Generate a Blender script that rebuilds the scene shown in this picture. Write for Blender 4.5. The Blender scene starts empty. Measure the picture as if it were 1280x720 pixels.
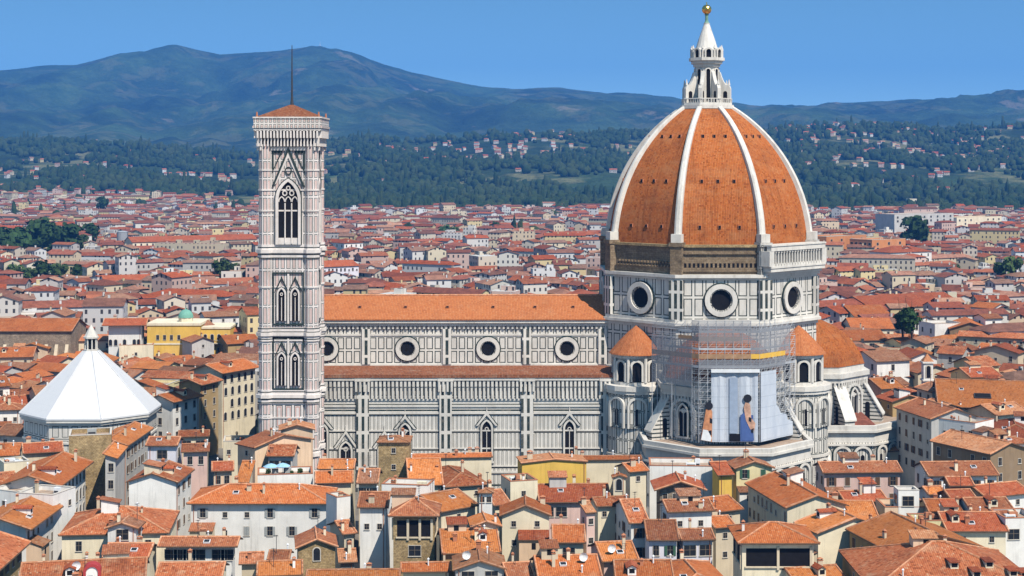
import bpy, math, random
from mathutils import Vector, Matrix, noise
S = bpy.context.scene
COL = S.collection
R = math.radians
pi = math.pi
# ------------------------------------------------------------------ camera, sky, sun
F, H, HY = 2003.0, 84.0, 200.0          # focal length in photo pixels, eye height (m), row of the horizon
cam = bpy.data.cameras.new("camera"); co = bpy.data.objects.new("camera", cam); COL.objects.link(co)
co.location = (0, 0, H); co.rotation_euler = (R(90), 0, 0)
cam.sensor_width = 36; cam.lens = 36*F/1280; cam.shift_y = -(360-HY)/1280
cam.clip_start = 1; cam.clip_end = 60000
S.camera = co
SUN_EL, SUN_AZ = R(53), R(34)           # azimuth: to the right of straight behind the camera
wd = bpy.data.worlds.new("World"); S.world = wd; wd.use_nodes = True
wn = wd.node_tree; wn.nodes.clear()
sky = wn.nodes.new("ShaderNodeTexSky"); sky.sky_type = 'NISHITA'; sky.sun_disc = False
sky.sun_elevation = SUN_EL; sky.sun_rotation = pi - SUN_AZ
sky.air_density = 1.0; sky.dust_density = 0.0; sky.ozone_density = 1.0; sky.altitude = 300
bg = wn.nodes.new("ShaderNodeBackground"); bg.inputs[1].default_value = 0.14
wo = wn.nodes.new("ShaderNodeOutputWorld")
tc = wn.nodes.new("ShaderNodeTexCoord"); vm = wn.nodes.new("ShaderNodeVectorMath"); vm.operation = 'MULTIPLY_ADD'     # clearer, deeper air low over the horizon
vm.inputs[1].default_value = (1, 1, 3.4); vm.inputs[2].default_value = (0, 0, .065)
nv = wn.nodes.new("ShaderNodeVectorMath"); nv.operation = 'NORMALIZE'
hs_ = wn.nodes.new("ShaderNodeHueSaturation"); hs_.inputs["Saturation"].default_value = 1.12; hs_.inputs["Hue"].default_value = .478
wn.links.new(tc.outputs["Generated"], vm.inputs[0]); wn.links.new(vm.outputs[0], nv.inputs[0]); wn.links.new(nv.outputs[0], sky.inputs["Vector"])
wn.links.new(sky.outputs[0], hs_.inputs["Color"]); wn.links.new(hs_.outputs[0], bg.inputs[0]); wn.links.new(bg.outputs[0], wo.inputs[0])
sl = bpy.data.lights.new("sun", 'SUN'); sl.energy = 5.0; sl.angle = R(0.53); sl.color = (1, .935, .83)
so = bpy.data.objects.new("sun", sl); COL.objects.link(so)
sd = Vector((math.sin(SUN_AZ)*math.cos(SUN_EL), -math.cos(SUN_AZ)*math.cos(SUN_EL), math.sin(SUN_EL)))
so.rotation_euler = sd.to_track_quat('Z', 'Y').to_euler(); so.location = (200, -100, 400)
S.view_settings.view_transform = 'Standard'; S.view_settings.look = 'None'
S.view_settings.exposure = 0.40; S.view_settings.gamma = 1
S.render.engine = 'CYCLES'
S.cycles.max_bounces = 4; S.cycles.diffuse_bounces = 1; S.cycles.glossy_bounces = 1
S.cycles.transmission_bounces = 2; S.cycles.transparent_max_bounces = 8; S.cycles.volume_bounces = 0
S.cycles.use_denoising = True

def P(x, y, z):                          # photo point of known height -> place
    Y = F*(H-z)/(y-HY)
    return Vector(((x-640)*Y/F, Y, z))
def px(v): return 640+F*v[0]/v[1], HY+F*(H-v[2])/v[1]

# ------------------------------------------------------------------ materials
MATS = {}
class G:
    def __init__(s, name, rough=.85):
        s.mat = bpy.data.materials.new(name); s.mat.use_nodes = True; s.nt = s.mat.node_tree
        s.b = s.nt.nodes["Principled BSDF"]; s.b.inputs["Roughness"].default_value = rough
        s.b.inputs["Specular IOR Level"].default_value = .15
        MATS[name] = s.mat
    def n(s, t, **kw):
        nd = s.nt.nodes.new(t)
        for k, v in kw.items(): setattr(nd, k, v)
        return nd
    def set(s, sock, v):
        if isinstance(v, bpy.types.NodeSocket): s.nt.links.new(v, sock)
        elif v is not None: sock.default_value = v
    def m(s, op, a, b=None, c=None):
        nd = s.n("ShaderNodeMath", operation=op)
        for i, v in enumerate((a, b, c)):
            if v is not None: s.set(nd.inputs[i], v)
        return nd.outputs[0]
    def col(s, v): return v if isinstance(v, bpy.types.NodeSocket) else (*v, 1)
    def mix(s, f, a, b, blend='MIX'):
        nd = s.n("ShaderNodeMix", data_type='RGBA', blend_type=blend)
        s.set(nd.inputs[0], f); s.set(nd.inputs[6], s.col(a)); s.set(nd.inputs[7], s.col(b))
        return nd.outputs[2]
    def uv(s):
        u = s.n("ShaderNodeUVMap", uv_map="UV"); x = s.n("ShaderNodeSeparateXYZ")
        s.nt.links.new(u.outputs[0], x.inputs[0]); s.uvv = u.outputs[0]
        return x.outputs[0], x.outputs[1]
    def pos(s):
        g = s.n("ShaderNodeNewGeometry"); return g.outputs["Position"]
    def scl(s, v, sx, sy, sz):
        nd = s.n("ShaderNodeVectorMath", operation='MULTIPLY'); s.set(nd.inputs[0], v); nd.inputs[1].default_value = (sx, sy, sz)
        return nd.outputs[0]
    def noise(s, v, sc, det=3, ro=.55):
        nd = s.n("ShaderNodeTexNoise"); s.set(nd.inputs["Vector"], v); nd.inputs["Scale"].default_value = sc
        nd.inputs["Detail"].default_value = det; nd.inputs["Roughness"].default_value = ro
        return nd.outputs[0]
    def ramp(s, f, a, b, lo=0., hi=1.):
        nd = s.n("ShaderNodeMapRange"); s.set(nd.inputs[0], f); nd.inputs[1].default_value = a; nd.inputs[2].default_value = b
        nd.inputs[3].default_value = lo; nd.inputs[4].default_value = hi
        return nd.outputs[0]
    def white(s, x, y):
        c = s.n("ShaderNodeCombineXYZ"); s.set(c.inputs[0], x); s.set(c.inputs[1], y)
        w = s.n("ShaderNodeTexWhiteNoise", noise_dimensions='3D'); s.nt.links.new(c.outputs[0], w.inputs[0])
        return w.outputs[0]
    def bump(s, h, strength=.5, dist=.1):
        nd = s.n("ShaderNodeBump"); nd.inputs["Strength"].default_value = strength; nd.inputs["Distance"].default_value = dist
        s.set(nd.inputs["Height"], h); s.nt.links.new(nd.outputs[0], s.b.inputs["Normal"])
    def out(s, c): s.set(s.b.inputs["Base Color"], s.col(c)); return s.mat
    def rnd(s): return s.n("ShaderNodeObjectInfo").outputs["Random"]

def plain(name, c, rough=.8, var=.12, metal=0):
    g = G(name, rough); g.b.inputs["Metallic"].default_value = metal
    f = g.ramp(g.noise(g.pos(), .9, 4), .3, .7, 1-var, 1+var*.4)
    return g.out(g.mix(1, c, _grey(g, f), 'MULTIPLY'))
def _grey(g, f):
    c = g.n("ShaderNodeCombineColor")
    for i in range(3): g.set(c.inputs[i], f)
    return c.outputs[0]
def plaster(name, c):
    g = G(name, .9); p = g.pos()
    a = g.ramp(g.noise(p, .25, 5, .6), .3, .7, .86, 1.06)
    st = g.ramp(g.noise(g.scl(p, 1.3, 1.3, .12), 1, 4, .65), .52, .75, 0, 1)     # rain streaks, old repairs
    b = g.mix(g.m('MULTIPLY', st, .5), c, tuple(x*.52 for x in c))
    pt = g.ramp(g.noise(p, .11, 2), .55, .60, 0, .3)
    b = g.mix(pt, b, tuple(min(.8, x*.85+.1) for x in c))
    b = g.mix(1, b, _grey(g, g.m('MULTIPLY', a, g.ramp(g.rnd(), 0, 1, .9, 1.04))), 'MULTIPLY')
    g.bump(g.noise(p, 3, 4), .15, .05)
    return g.out(b)
def stone(name, c, c2, cw=.7, ch=.32):
    g = G(name, .95); u, v = g.uv(); p = g.pos()
    br = g.n("ShaderNodeTexBrick"); g.set(br.inputs["Vector"], g.uvv)
    br.inputs["Color1"].default_value = (*c, 1); br.inputs["Color2"].default_value = (*c2, 1)
    br.inputs["Mortar"].default_value = (*[x*.6 for x in c], 1)
    br.inputs["Scale"].default_value = 1; br.inputs["Mortar Size"].default_value = .035; br.inputs["Brick Width"].default_value = cw
    br.inputs["Row Height"].default_value = ch
    f = g.ramp(g.noise(p, .35, 5, .7), .25, .75, .55, 1.3)
    f2 = g.ramp(g.noise(p, 2.2, 3, .7), .3, .7, .7, 1.25)
    g.bump(g.noise(p, 2.5, 4, .7), .6, .15)
    return g.out(g.mix(1, br.outputs[0], _grey(g, g.m('MULTIPLY', f, f2)), 'MULTIPLY'))
def tiles(name, c1, c2, c3, cu=.36, cv=.42, bumpy=True, con=1., streak=0):
    """roof tiles: every tile its own tone, columns of round tiles, lichen and repair patches"""
    g = G(name, .9); u, v = g.uv(); p = g.pos()
    iu = g.m('FLOOR', g.m('DIVIDE', u, cu)); iv = g.m('FLOOR', g.m('DIVIDE', v, cv))
    w = g.white(iu, iv)
    b = g.mix(g.ramp(w, 0, 1), c1, c2)
    b = g.mix(g.ramp(w, .86, .99, 0, .42*con), b, c3)
    b = g.mix(g.ramp(w, .16, .02, 0, .5*con), b, tuple(x*.45 for x in c1))
    big = g.noise(p, .17, 5, .65)
    b = g.mix(g.ramp(big, .50, .72, 0, .6*con), b, tuple(x*.5+.012 for x in c1))
    b = g.mix(g.ramp(g.noise(p, .33, 4, .6), .56, .76, 0, .5*con), b, c3)
    b = g.mix(g.ramp(g.noise(g.scl(p, 1, 1, 1), 1.1, 4, .75), .56, .74, 0, .7*con), b, tuple(x*.42 for x in c1))
    if streak: b = g.mix(g.ramp(g.noise(g.m('ADD', 0, 0) if False else g.scl(g.uvv, 1.1, .05, 1), 1, 4, .7), .5, .72, 0, streak), b, tuple(x*.38 for x in c1)); b = g.mix(g.ramp(g.noise(g.scl(g.uvv, .25, .5, 1), .5, 4, .7), .5, .7, 0, .5), b, c3)
    o = g.ramp(g.rnd(), 0, 1, .62, 1.10)
    b = g.mix(1, b, _grey(g, o), 'MULTIPLY')
    if bumpy:
        s1 = g.m('ABSOLUTE', g.m('SINE', g.m('MULTIPLY', u, pi/cu)))
        fv = g.m('FRACT', g.m('DIVIDE', v, cv))
        g.bump(g.m('ADD', s1, g.m('MULTIPLY', fv, -.35)), .6, .08)
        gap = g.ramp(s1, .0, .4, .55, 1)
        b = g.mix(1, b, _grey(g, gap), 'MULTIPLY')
    return g.out(b)
WHT, GRN, PNK = (.68, .64, .58), (.03, .045, .042), (.55, .27, .22)
def marble(name, cw, ch, inset=.3, line=.22, base=WHT, dark=GRN, vo=0, stripes=None, hl=0, pinkband=0, grime=.38):
    """white marble with framed green panels on a cw x ch grid (metres), optional plain stripes"""
    g = G(name, .6); u, v = g.uv(); p = g.pos()
    v = g.m('ADD', v, vo+1000*ch)
    fu = g.m('FRACT', g.m('ADD', g.m('DIVIDE', u, cw), 1000.5)); fv = g.m('FRACT', g.m('DIVIDE', v, ch))
    du = g.m('MULTIPLY', g.m('MINIMUM', fu, g.m('SUBTRACT', 1, fu)), cw)
    dv = g.m('MULTIPLY', g.m('MINIMUM', fv, g.m('SUBTRACT', 1, fv)), ch)
    d = g.m('MINIMUM', du, dv)
    b = g.mix(g.m('MULTIPLY', g.m('GREATER_THAN', d, inset+line), g.ramp(g.white(g.m('FLOOR', g.m('ADD', g.m('DIVIDE', u, cw), 1000.5)), g.m('FLOOR', g.m('DIVIDE', v, ch))), 0, 1, .1, .75)), base, tuple(x*.9 for x in base))
    if pinkband: b = g.mix(g.m('MULTIPLY', g.m('GREATER_THAN', d, inset+line+.15), g.m('LESS_THAN', d, inset+line+.15+pinkband)), b, PNK)
    m = g.m('MULTIPLY', g.m('GREATER_THAN', d, inset), g.m('LESS_THAN', d, inset+line))
    if hl: m = g.m('MAXIMUM', m, g.m('LESS_THAN', dv, hl))
    b = g.mix(m, b, dark)
    b = g.mix(g.ramp(g.noise(g.scl(p, .5, .5, .1), 1, 5, .7), .5, .8, 0, grime*1.6), b, (.30, .27, .23))
    b = g.mix(g.ramp(g.noise(p, .8, 4), .55, .8, 0, grime), b, (.42, .36, .30))
    b = g.mix(1, b, _grey(g, g.ramp(g.noise(p, .13, 5, .7), .3, .7, .80, 1.06)), 'MULTIPLY')
    return g.out(b)

W = {k: plaster("plaster_"+k, c) for k, c in dict(
    white=(.80, .77, .72), cream=(.76, .66, .48), yellow=(.74, .47, .10), pale_yellow=(.78, .66, .36), peach=(.74, .53, .36),
    pink=(.66, .46, .40), lilac=(.72, .69, .74), grey=(.50, .48, .45), ochre=(.42, .29, .14), brown=(.26, .18, .11),
    orange=(.62, .25, .10), tan=(.60, .50, .36)).items()}
W['stone'] = stone("rubble_stone", (.46, .33, .17), (.34, .235, .115), .55, .3)
W['grey_stone'] = stone("grey_brown_stone", (.33, .26, .19), (.24, .19, .14), .9, .45)
TL = [tiles("tiles_orange", (0.430, 0.116, 0.033), (0.490, 0.155, 0.050), (0.499, 0.267, 0.146)),
      tiles("tiles_red", (0.344, 0.079, 0.031), (0.396, 0.107, 0.045), (0.430, 0.215, 0.138)),
      tiles("tiles_pale", (0.430, 0.172, 0.077), (0.499, 0.232, 0.112), (0.550, 0.378, 0.258)),
      tiles("tiles_brown", (0.292, 0.095, 0.043), (0.361, 0.133, 0.060), (0.396, 0.249, 0.163)),
      tiles("tiles_bright", (0.516, 0.163, 0.043), (0.568, 0.206, 0.065), (0.568, 0.310, 0.172))]
TL += [tiles('tiles_aged', (.27, .115, .06), (.35, .16, .09), (.42, .30, .21)), tiles('tiles_mixed', (.39, .105, .038), (.46, .16, .07), (.50, .29, .17), .36, .42, True, 1.5), tiles('tiles_weathered', (.41, .14, .06), (.46, .185, .095), (.48, .31, .20), .36, .42, True, 1.3)]
RIDGE = tiles("ridge_tiles", (.46, .19, .09), (.56, .27, .15), (.60, .42, .30), .4, .4, False)
WOOD = plain("eave_wood", (.11, .07, .045), .9)
GLASS = plain("dark_glass", (.022, .025, .03), .2, .3)
SURR = plain("pale_stone_trim", (.56, .51, .44), .85)
SASH = plain("window_sash", (.20, .16, .12), .7)
SH_G = plain("green_shutter_paint", (.05, .12, .075), .7)
SH_B = plain("brown_shutter_paint", (.13, .075, .045), .7)
SH_S = plain("grey_shutter_paint", (.33, .34, .33), .7)
IRON = plain("dark_iron", (.05, .05, .055), .5)
PALE = plain("pale_metal", (.72, .73, .74), .4)
TERRA = plain("terracotta", (.42, .17, .09), .9)
PAVE = plain("terrace_floor", (.38, .28, .21), .9, .3)
DEEP = plain("deep_opening", (.012, .011, .012), 1, .3)

# ------------------------------------------------------------------ mesh building
Z = Vector((0, 0, 1))
def uvax(n):
    u = Z.cross(n)
    if u.length < 1e-4: return Vector((1, 0, 0)), Vector((0, 1, 0))
    u.normalize(); return u, n.cross(u)
class MB:
    def __init__(s): s.v = []; s.f = []; s.m = []; s.uv = []
    def poly(s, pts, mi=0, uv=None):
        pts = [Vector(p) for p in pts]
        if uv is None:
            n = Vector((0, 0, 0))
            for i in range(len(pts)): n += (pts[i]-pts[0]).cross(pts[(i+1) % len(pts)]-pts[0])
            if n.length < 1e-9: return
            n.normalize(); ua, va = uvax(n)
            uv = [(p.dot(ua), p.dot(va)) for p in pts]
        k = len(s.v); s.v += [tuple(p) for p in pts]; s.f.append(list(range(k, k+len(pts)))); s.m.append(mi); s.uv += uv
    def box(s, x0, x1, y0, y1, z0, z1, mi=0, M=None, skip=''):
        c = [Vector((x, y, z)) for z in (z0, z1) for y in (y0, y1) for x in (x0, x1)]
        if M: c = [M @ p for p in c]
        for t, q in (('f', (0, 1, 5, 4)), ('r', (1, 3, 7, 5)), ('k', (3, 2, 6, 7)), ('l', (2, 0, 4, 6)), ('t', (4, 5, 7, 6)), ('b', (2, 3, 1, 0))):
            if t not in skip: s.poly([c[i] for i in q], mi)
    def prism(s, ring, z0, z1, mi=0, top=True, bot=False, mt=None):
        n = len(ring)
        for i in range(n):
            a, b = ring[i], ring[(i+1) % n]
            s.poly([(a[0], a[1], z0), (b[0], b[1], z0), (b[0], b[1], z1), (a[0], a[1], z1)], mi)
        if top: s.poly([(p[0], p[1], z1) for p in ring], mi if mt is None else mt)
        if bot: s.poly([(p[0], p[1], z0) for p in reversed(ring)], mi if mt is None else mt)
    def lathe(s, prof, n, cx=0, cy=0, a0=0., mi=0, cap=False, arc=2*pi):
        """prof [(r,z)], rings of n corners (corner radius r)"""
        rows = []
        for r, z in prof: rows.append([Vector((cx+r*math.cos(a0+arc*i/n), cy+r*math.sin(a0+arc*i/n), z)) for i in range(n+1)])
        for j in range(len(rows)-1):
            for i in range(n):
                q = [rows[j][i], rows[j][i+1], rows[j+1][i+1], rows[j+1][i]]
                if prof[j+1][0] < 1e-6: q = q[:3]
                elif prof[j][0] < 1e-6: q = [q[0], q[2], q[3]]
                s.poly(q, mi)
        if cap: s.poly(rows[-1][:n], mi)
    def tube(s, a, b, r, n=6, mi=0, r2=None):
        a, b = Vector(a), Vector(b); d = (b-a).normalized(); q = d.orthogonal().normalized(); w = d.cross(q); r2 = r if r2 is None else r2
        A = [a+(q*math.cos(2*pi*i/n)+w*math.sin(2*pi*i/n))*r for i in range(n)]; B = [b+(q*math.cos(2*pi*i/n)+w*math.sin(2*pi*i/n))*r2 for i in range(n)]
        for i in range(n): s.poly([A[i], A[(i+1) % n], B[(i+1) % n], B[i]], mi)
        s.poly(B, mi); s.poly(A[::-1], mi)
    def plate(s, fr, pts, n0, n1, mi=0, ms=None):
        """outline pts (u,z) drawn on the wall frame fr, standing from n0 to n1 off the wall"""
        ms = mi if ms is None else ms
        a = [fr(u, z, n0) for u, z in pts]; b = [fr(u, z, n1) for u, z in pts]; k = len(pts)
        s.poly(b, mi)
        for i in range(k): s.poly([a[i], a[(i+1) % k], b[(i+1) % k], b[i]], ms)
    def ring(s, fr, inn, out, n0, n1, mi=0, closed=True):
        k = len(inn)
        for i in range(k if closed else k-1):
            j = (i+1) % k
            s.poly([fr(*out[i], n1), fr(*out[j], n1), fr(*inn[j], n1), fr(*inn[i], n1)], mi)
            s.poly([fr(*inn[i], n1), fr(*inn[j], n1), fr(*inn[j], n0), fr(*inn[i], n0)], mi)
            s.poly([fr(*out[j], n1), fr(*out[i], n1), fr(*out[i], n0), fr(*out[j], n0)], mi)
    def rect(s, fr, u0, u1, z0, z1, n0, n1, mi=0): s.plate(fr, [(u0, z0), (u1, z0), (u1, z1), (u0, z1)], n0, n1, mi)
    def build(s, name, mats, parent=None, smooth=False):
        return link(name, s.mesh(name, mats, smooth), parent)
    def mesh(s, name, mats, smooth=False):
        me = bpy.data.meshes.new(name); me.from_pydata(s.v, [], s.f)
        for m in (mats if isinstance(mats, (list, tuple)) else [mats]): me.materials.append(m)
        me.polygons.foreach_set("material_index", s.m)
        l = me.uv_layers.new(name="UV"); l.data.foreach_set("uv", [c for t in s.uv for c in t])
        if smooth: me.polygons.foreach_set("use_smooth", [True]*len(s.f))
        me.update(); return me
def link(name, me, parent=None, loc=None, rz=None):
    o = bpy.data.objects.new(name, me); COL.objects.link(o)
    if parent: o.parent = parent
    if loc is not None: o.location = loc
    if rz is not None: o.rotation_euler = (0, 0, rz)
    return o
def thing(name, label, cat, loc=(0, 0, 0), rz=0, group=None):
    o = link(name, None, None, loc, rz); o['label'] = label; o['category'] = cat
    if group: o['group'] = group
    return o
def tag(o, label, cat, group=None, kind=None):
    if label: o['label'] = label
    if cat: o['category'] = cat
    if group: o['group'] = group
    if kind: o['kind'] = kind
    return o
def frame(o, n):
    o = Vector(o); n = Vector(n).normalized(); u = Z.cross(n).normalized()
    return lambda a, z, d: o+u*a+n*d+Z*z
def arch(cx, z0, w, h, pointed=True, k=6):
    """outline of an arched opening, counter-clockwise from the lower left; h is the full height"""
    r = w/2
    pts = [(cx-r, z0), (cx+r, z0)]
    if pointed:
        hh = w*.866; zs = z0+max(.1, h-hh)
        pts += [(cx-r+w*math.cos(pi/3*i/k), zs+w*math.sin(pi/3*i/k)) for i in range(k+1)]
        pts += [(cx+r-w*math.cos(pi/3*i/k), zs+w*math.sin(pi/3*i/k)) for i in range(k-1, -1, -1)]
    else:
        zs = z0+max(.1, h-r)
        pts += [(cx+r*math.cos(pi*i/(2*k)), zs+r*math.sin(pi*i/(2*k))) for i in range(2*k+1)]
    return pts
def grow(pts, d):
    cx = sum(p[0] for p in pts)/len(pts); zc = (min(p[1] for p in pts)+max(p[1] for p in pts))/2; z0 = pts[0][1]
    hw = max(p[0] for p in pts)-cx; zt = max(p[1] for p in pts)
    return [(cx+(p[0]-cx)*(hw+d)/hw, z0-d*.0 if p[1] <= z0+1e-6 else z0+(p[1]-z0)*(zt-z0+d)/(zt-z0)) for p in pts]
def circ(cx, z, r, k=24): return [(cx+r*math.cos(2*pi*i/k), z+r*math.sin(2*pi*i/k)) for i in range(k)]
def octo(r, cx=0, cy=0, a0=pi/8, n=8): return [(cx+r*math.cos(a0+2*pi*i/n), cy+r*math.sin(a0+2*pi*i/n)) for i in range(n)]
# ------------------------------------------------------------------ ground and hills
def ramp_pts(x, t):
    if x <= t[0][0]: return t[0][1]
    for (a, b), (c, d) in zip(t, t[1:]):
        if x <= c: return b+(d-b)*(x-a)/(c-a)
    return t[-1][1]
RIDGE_FAR = [(-400, 95), (0, 88), (60, 83), (95, 82), (150, 67), (180, 68), (200, 61), (218, 56), (245, 62), (275, 67), (320, 63), (355, 62), (400, 58), (440, 66),
             (480, 83), (520, 93), (560, 101), (600, 108), (640, 112), (700, 110), (760, 116), (840, 121), (870, 128), (960, 132), (1010, 133),
             (1060, 130), (1120, 130), (1180, 127), (1230, 131), (1280, 125), (1700, 120)]
RIDGE_NEAR = [(-400, 186), (0, 180), (120, 178), (240, 190), (320, 192), (400, 180), (460, 172), (520, 178), (600, 168), (680, 164), (760, 166), (850, 174), (920, 170), (990, 160),
              (1060, 156), (1120, 158), (1180, 166), (1240, 160), (1280, 160), (1700, 165)]
def sm(t): t = max(0, min(1, t)); return t*t*(3-2*t)
def ground_z(X, Y):
    if Y < 2250: return 0.
    xp = 640+F*X/Y
    yn, yf = ramp_pts(xp, RIDGE_NEAR), ramp_pts(xp, RIDGE_FAR)
    Yn, Yf = 4300., 9200.
    zn = H+(HY-yn)*Yn/F; zf = H+(HY-yf)*Yf/F
    zm = H+(HY-(yn*.62+yf*.38))*6800/F
    K = [(2250, 0), (2700, 12), (3300, zn*.42), (Yn, zn), (5100, zn*.72), (6800, zm), (Yf, zf), (11500, zf*.55), (14000, zf*.3)]
    for (a, b), (c, d) in zip(K, K[1:]):
        if Y <= c:
            z = b+(d-b)*(sm((Y-a)/(c-a))*.7+.3*(Y-a)/(c-a)); break
    else: z = zf*.3
    amp = ramp_pts(Y, [(2250, 0), (3000, 16), (3900, 20), (4300, 7), (5200, 45), (7500, 125), (8700, 50), (9200, 13), (11000, 90)])
    q = Vector((X/900, Y/900, 0))
    gl = (.5-abs(noise.fractal(Vector((X/620+.3*math.sin(Y/800), Y/2300, 7.7)), .9, 2.0, 4)))*ramp_pts(Y, [(5000, 0), (6200, 110), (8000, 120), (8900, 0)])*max(.15, min(1, (zf-330)/330))
    return max(-.5, z+amp*noise.fractal(q, .9, 2.1, 6)+gl)
def build_ground():
    g = G("ground_stone", .95); p = g.pos()
    c = g.mix(g.ramp(g.noise(p, .08, 5, .6), .35, .65), (.13, .115, .10), (.22, .20, .175))
    g.out(c)
    m = MB()
    ys = [-150, 150, 300, 600, 1200, 1800, 2249]
    xs = [-4000, -2000, -1000, -500, 0, 500, 1000, 2000, 4000]
    for a, b in zip(ys, ys[1:]):
        for c, d in zip(xs, xs[1:]): m.poly([(c, a, 0), (d, a, 0), (d, b, 0), (c, b, 0)])
    o = m.build("ground", g.mat); o['kind'] = 'structure'
    # hills: one sheet in polar rows
    g = G("wooded_hills", 1); p = g.pos()
    n1 = g.noise(p, .0018, 6, .6); n2 = g.noise(p, .012, 5, .65); n3 = g.noise(p, .05, 3, .7)
    c = g.mix(g.ramp(n2, .36, .64), (.018, .036, .014), (.040, .066, .026))
    c = g.mix(g.ramp(n3, .35, .7, 0, .75), c, (.016, .030, .010))
    c = g.mix(1, c, _grey(g, g.ramp(g.noise(p, .0022, 5, .65), .35, .65, .45, 1.7)), 'MULTIPLY')
    sy = g.n('ShaderNodeSeparateXYZ'); g.set(sy.inputs[0], p); yy = sy.outputs[1]
    fields = g.m('MULTIPLY', g.ramp(g.noise(p, .0035, 5, .6), .50, .56), g.ramp(g.noise(p, .009, 3, .6), .44, .52))
    c = g.mix(g.m('MULTIPLY', fields, g.ramp(yy, 4600, 5600, .9, .3)), c, (.15, .145, .065))
    sx = g.n("ShaderNodeSeparateXYZ"); g.set(sx.inputs[0], p)
    rock = g.m('MULTIPLY', g.ramp(g.noise(p, .0032, 5, .6), .64, .68), g.ramp(sx.outputs[1], 5000, 5600))
    c = g.mix(g.m('MULTIPLY', rock, .4), c, (.26, .20, .145))
    g.bump(g.m('ADD', n2, g.m('MULTIPLY', n3, .4)), 1, 26)
    g.out(c)
    rows = [2249+(4400-2249)*(i/56) for i in range(56)]+[4400+(9300-4400)*(i/70) for i in range(70)]+[9300+(13500-9300)*(i/14) for i in range(15)]
    cols = [-330+i*5 for i in range(389)]
    v, f = [], []
    for Y in rows:
        for x in cols:
            X = (x-640)*Y/F; v.append((X, Y, ground_z(X, Y)))
    nc = len(cols)
    for j in range(len(rows)-1):
        for i in range(nc-1):
            k = j*nc+i; f.append((k, k+1, k+nc+1, k+nc))
    me = bpy.data.meshes.new("hills"); me.from_pydata(v, [], f); me.materials.append(g.mat)
    me.polygons.foreach_set("use_smooth", [True]*len(f))
    o = link("hills", me); o['kind'] = 'structure'
build_ground()

def build_haze():
    m = MB(); m.box(-7000, 7000, -180, 13900, -2, 900)
    mt = bpy.data.materials.new("haze_air"); mt.use_nodes = True; nt = mt.node_tree; nt.nodes.clear()
    pv = nt.nodes.new("ShaderNodeVolumePrincipled"); pv.inputs["Color"].default_value = (.09, .37, 1, 1)
    pv.inputs["Density"].default_value = 8.2e-5
    ou = nt.nodes.new("ShaderNodeOutputMaterial"); nt.links.new(pv.outputs[0], ou.inputs["Volume"])
    o = m.build("haze", mt); o['kind'] = 'stuff'
build_haze()

# ------------------------------------------------------------------ the cathedral
M_CLR = marble("marble_clerestory", 2.1, 3.55, .22, .25, vo=-31.0)
M_DRUM = marble("marble_drum", 2.75, 5.0, .28, .26, vo=-44.6)
M_AISLE = marble("marble_aisle", 1.05, 4.5, .3, .105, vo=-1.5, hl=.24)
M_BAND = marble("marble_bands", 40, 1.45, .0, .0, hl=.22, vo=-.2)
M_STR = marble("marble_stripes", 60, 1.0, .0, .0, hl=.17, grime=.5)
M_TRIB = marble("marble_tribune", 1.5, 3.6, .2, .2, hl=.1, vo=.4)
M_PIL = marble("marble_pilaster", 1.5, 4.5, .36, .55, vo=-1.5)
M_BUT = marble("marble_buttress", 1.55, 4.5, .42, .9, vo=-1.5)
M_WHITE = marble("marble_plain", 90, 90, 0, 0, grime=.4)
M_TOWER = marble("marble_bell_tower", 1.55, 4.4, .22, .17, base=(.76, .69, .65), pinkband=.14, vo=-.3)
M_TOWER2 = marble("marble_tower_panels", 2.5, 6.0, .3, .2, base=(.76, .69, .65), pinkband=.22, vo=-1.1)
M_TW = marble("marble_tower_plain", 90, 90, 0, 0, base=(.75, .68, .63), grime=.35)
M_PAR = marble('marble_tower_parapet', 1.15, 1.45, .2, .13, base=(.68, .62, .57), pinkband=.1, grime=.5)
M_TBAND = marble("marble_tower_bands", 50, .85, 0, 0, base=(.76, .69, .65), hl=.14)
M_GREY = marble("marble_soiled", 1.2, 3, .25, .2, base=(.50, .47, .43), grime=.6)
DOME_T = tiles("dome_tiles", (.42, .112, .025), (.49, .152, .04), (.47, .20, .08), .42, .4, True, 1.1, .65)
CTILE2 = tiles("aisle_tiles", (.36, .125, .06), (.44, .17, .085), (.52, .36, .26), .4, .5, True, 1.2)
RUBBLE = stone("drum_rough_masonry", (.27, .20, .13), (.19, .135, .085), 1.2, .5)
CTILE = tiles("nave_tiles", (.43, .135, .046), (.48, .17, .062), (.50, .26, .14), .4, .5, True, .5)

DX, DY = 52.0, 428.0
cath = thing("cathedral", "marble cathedral with a huge ribbed terracotta dome and a long nave", "cathedral", (DX, DY, 0), R(.5))
def Rd(z): return math.sqrt(max(0, 44.0**2-(z-60.5)**2))-15.6
def dirv(a): return Vector((math.cos(a), math.sin(a), 0))
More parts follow.
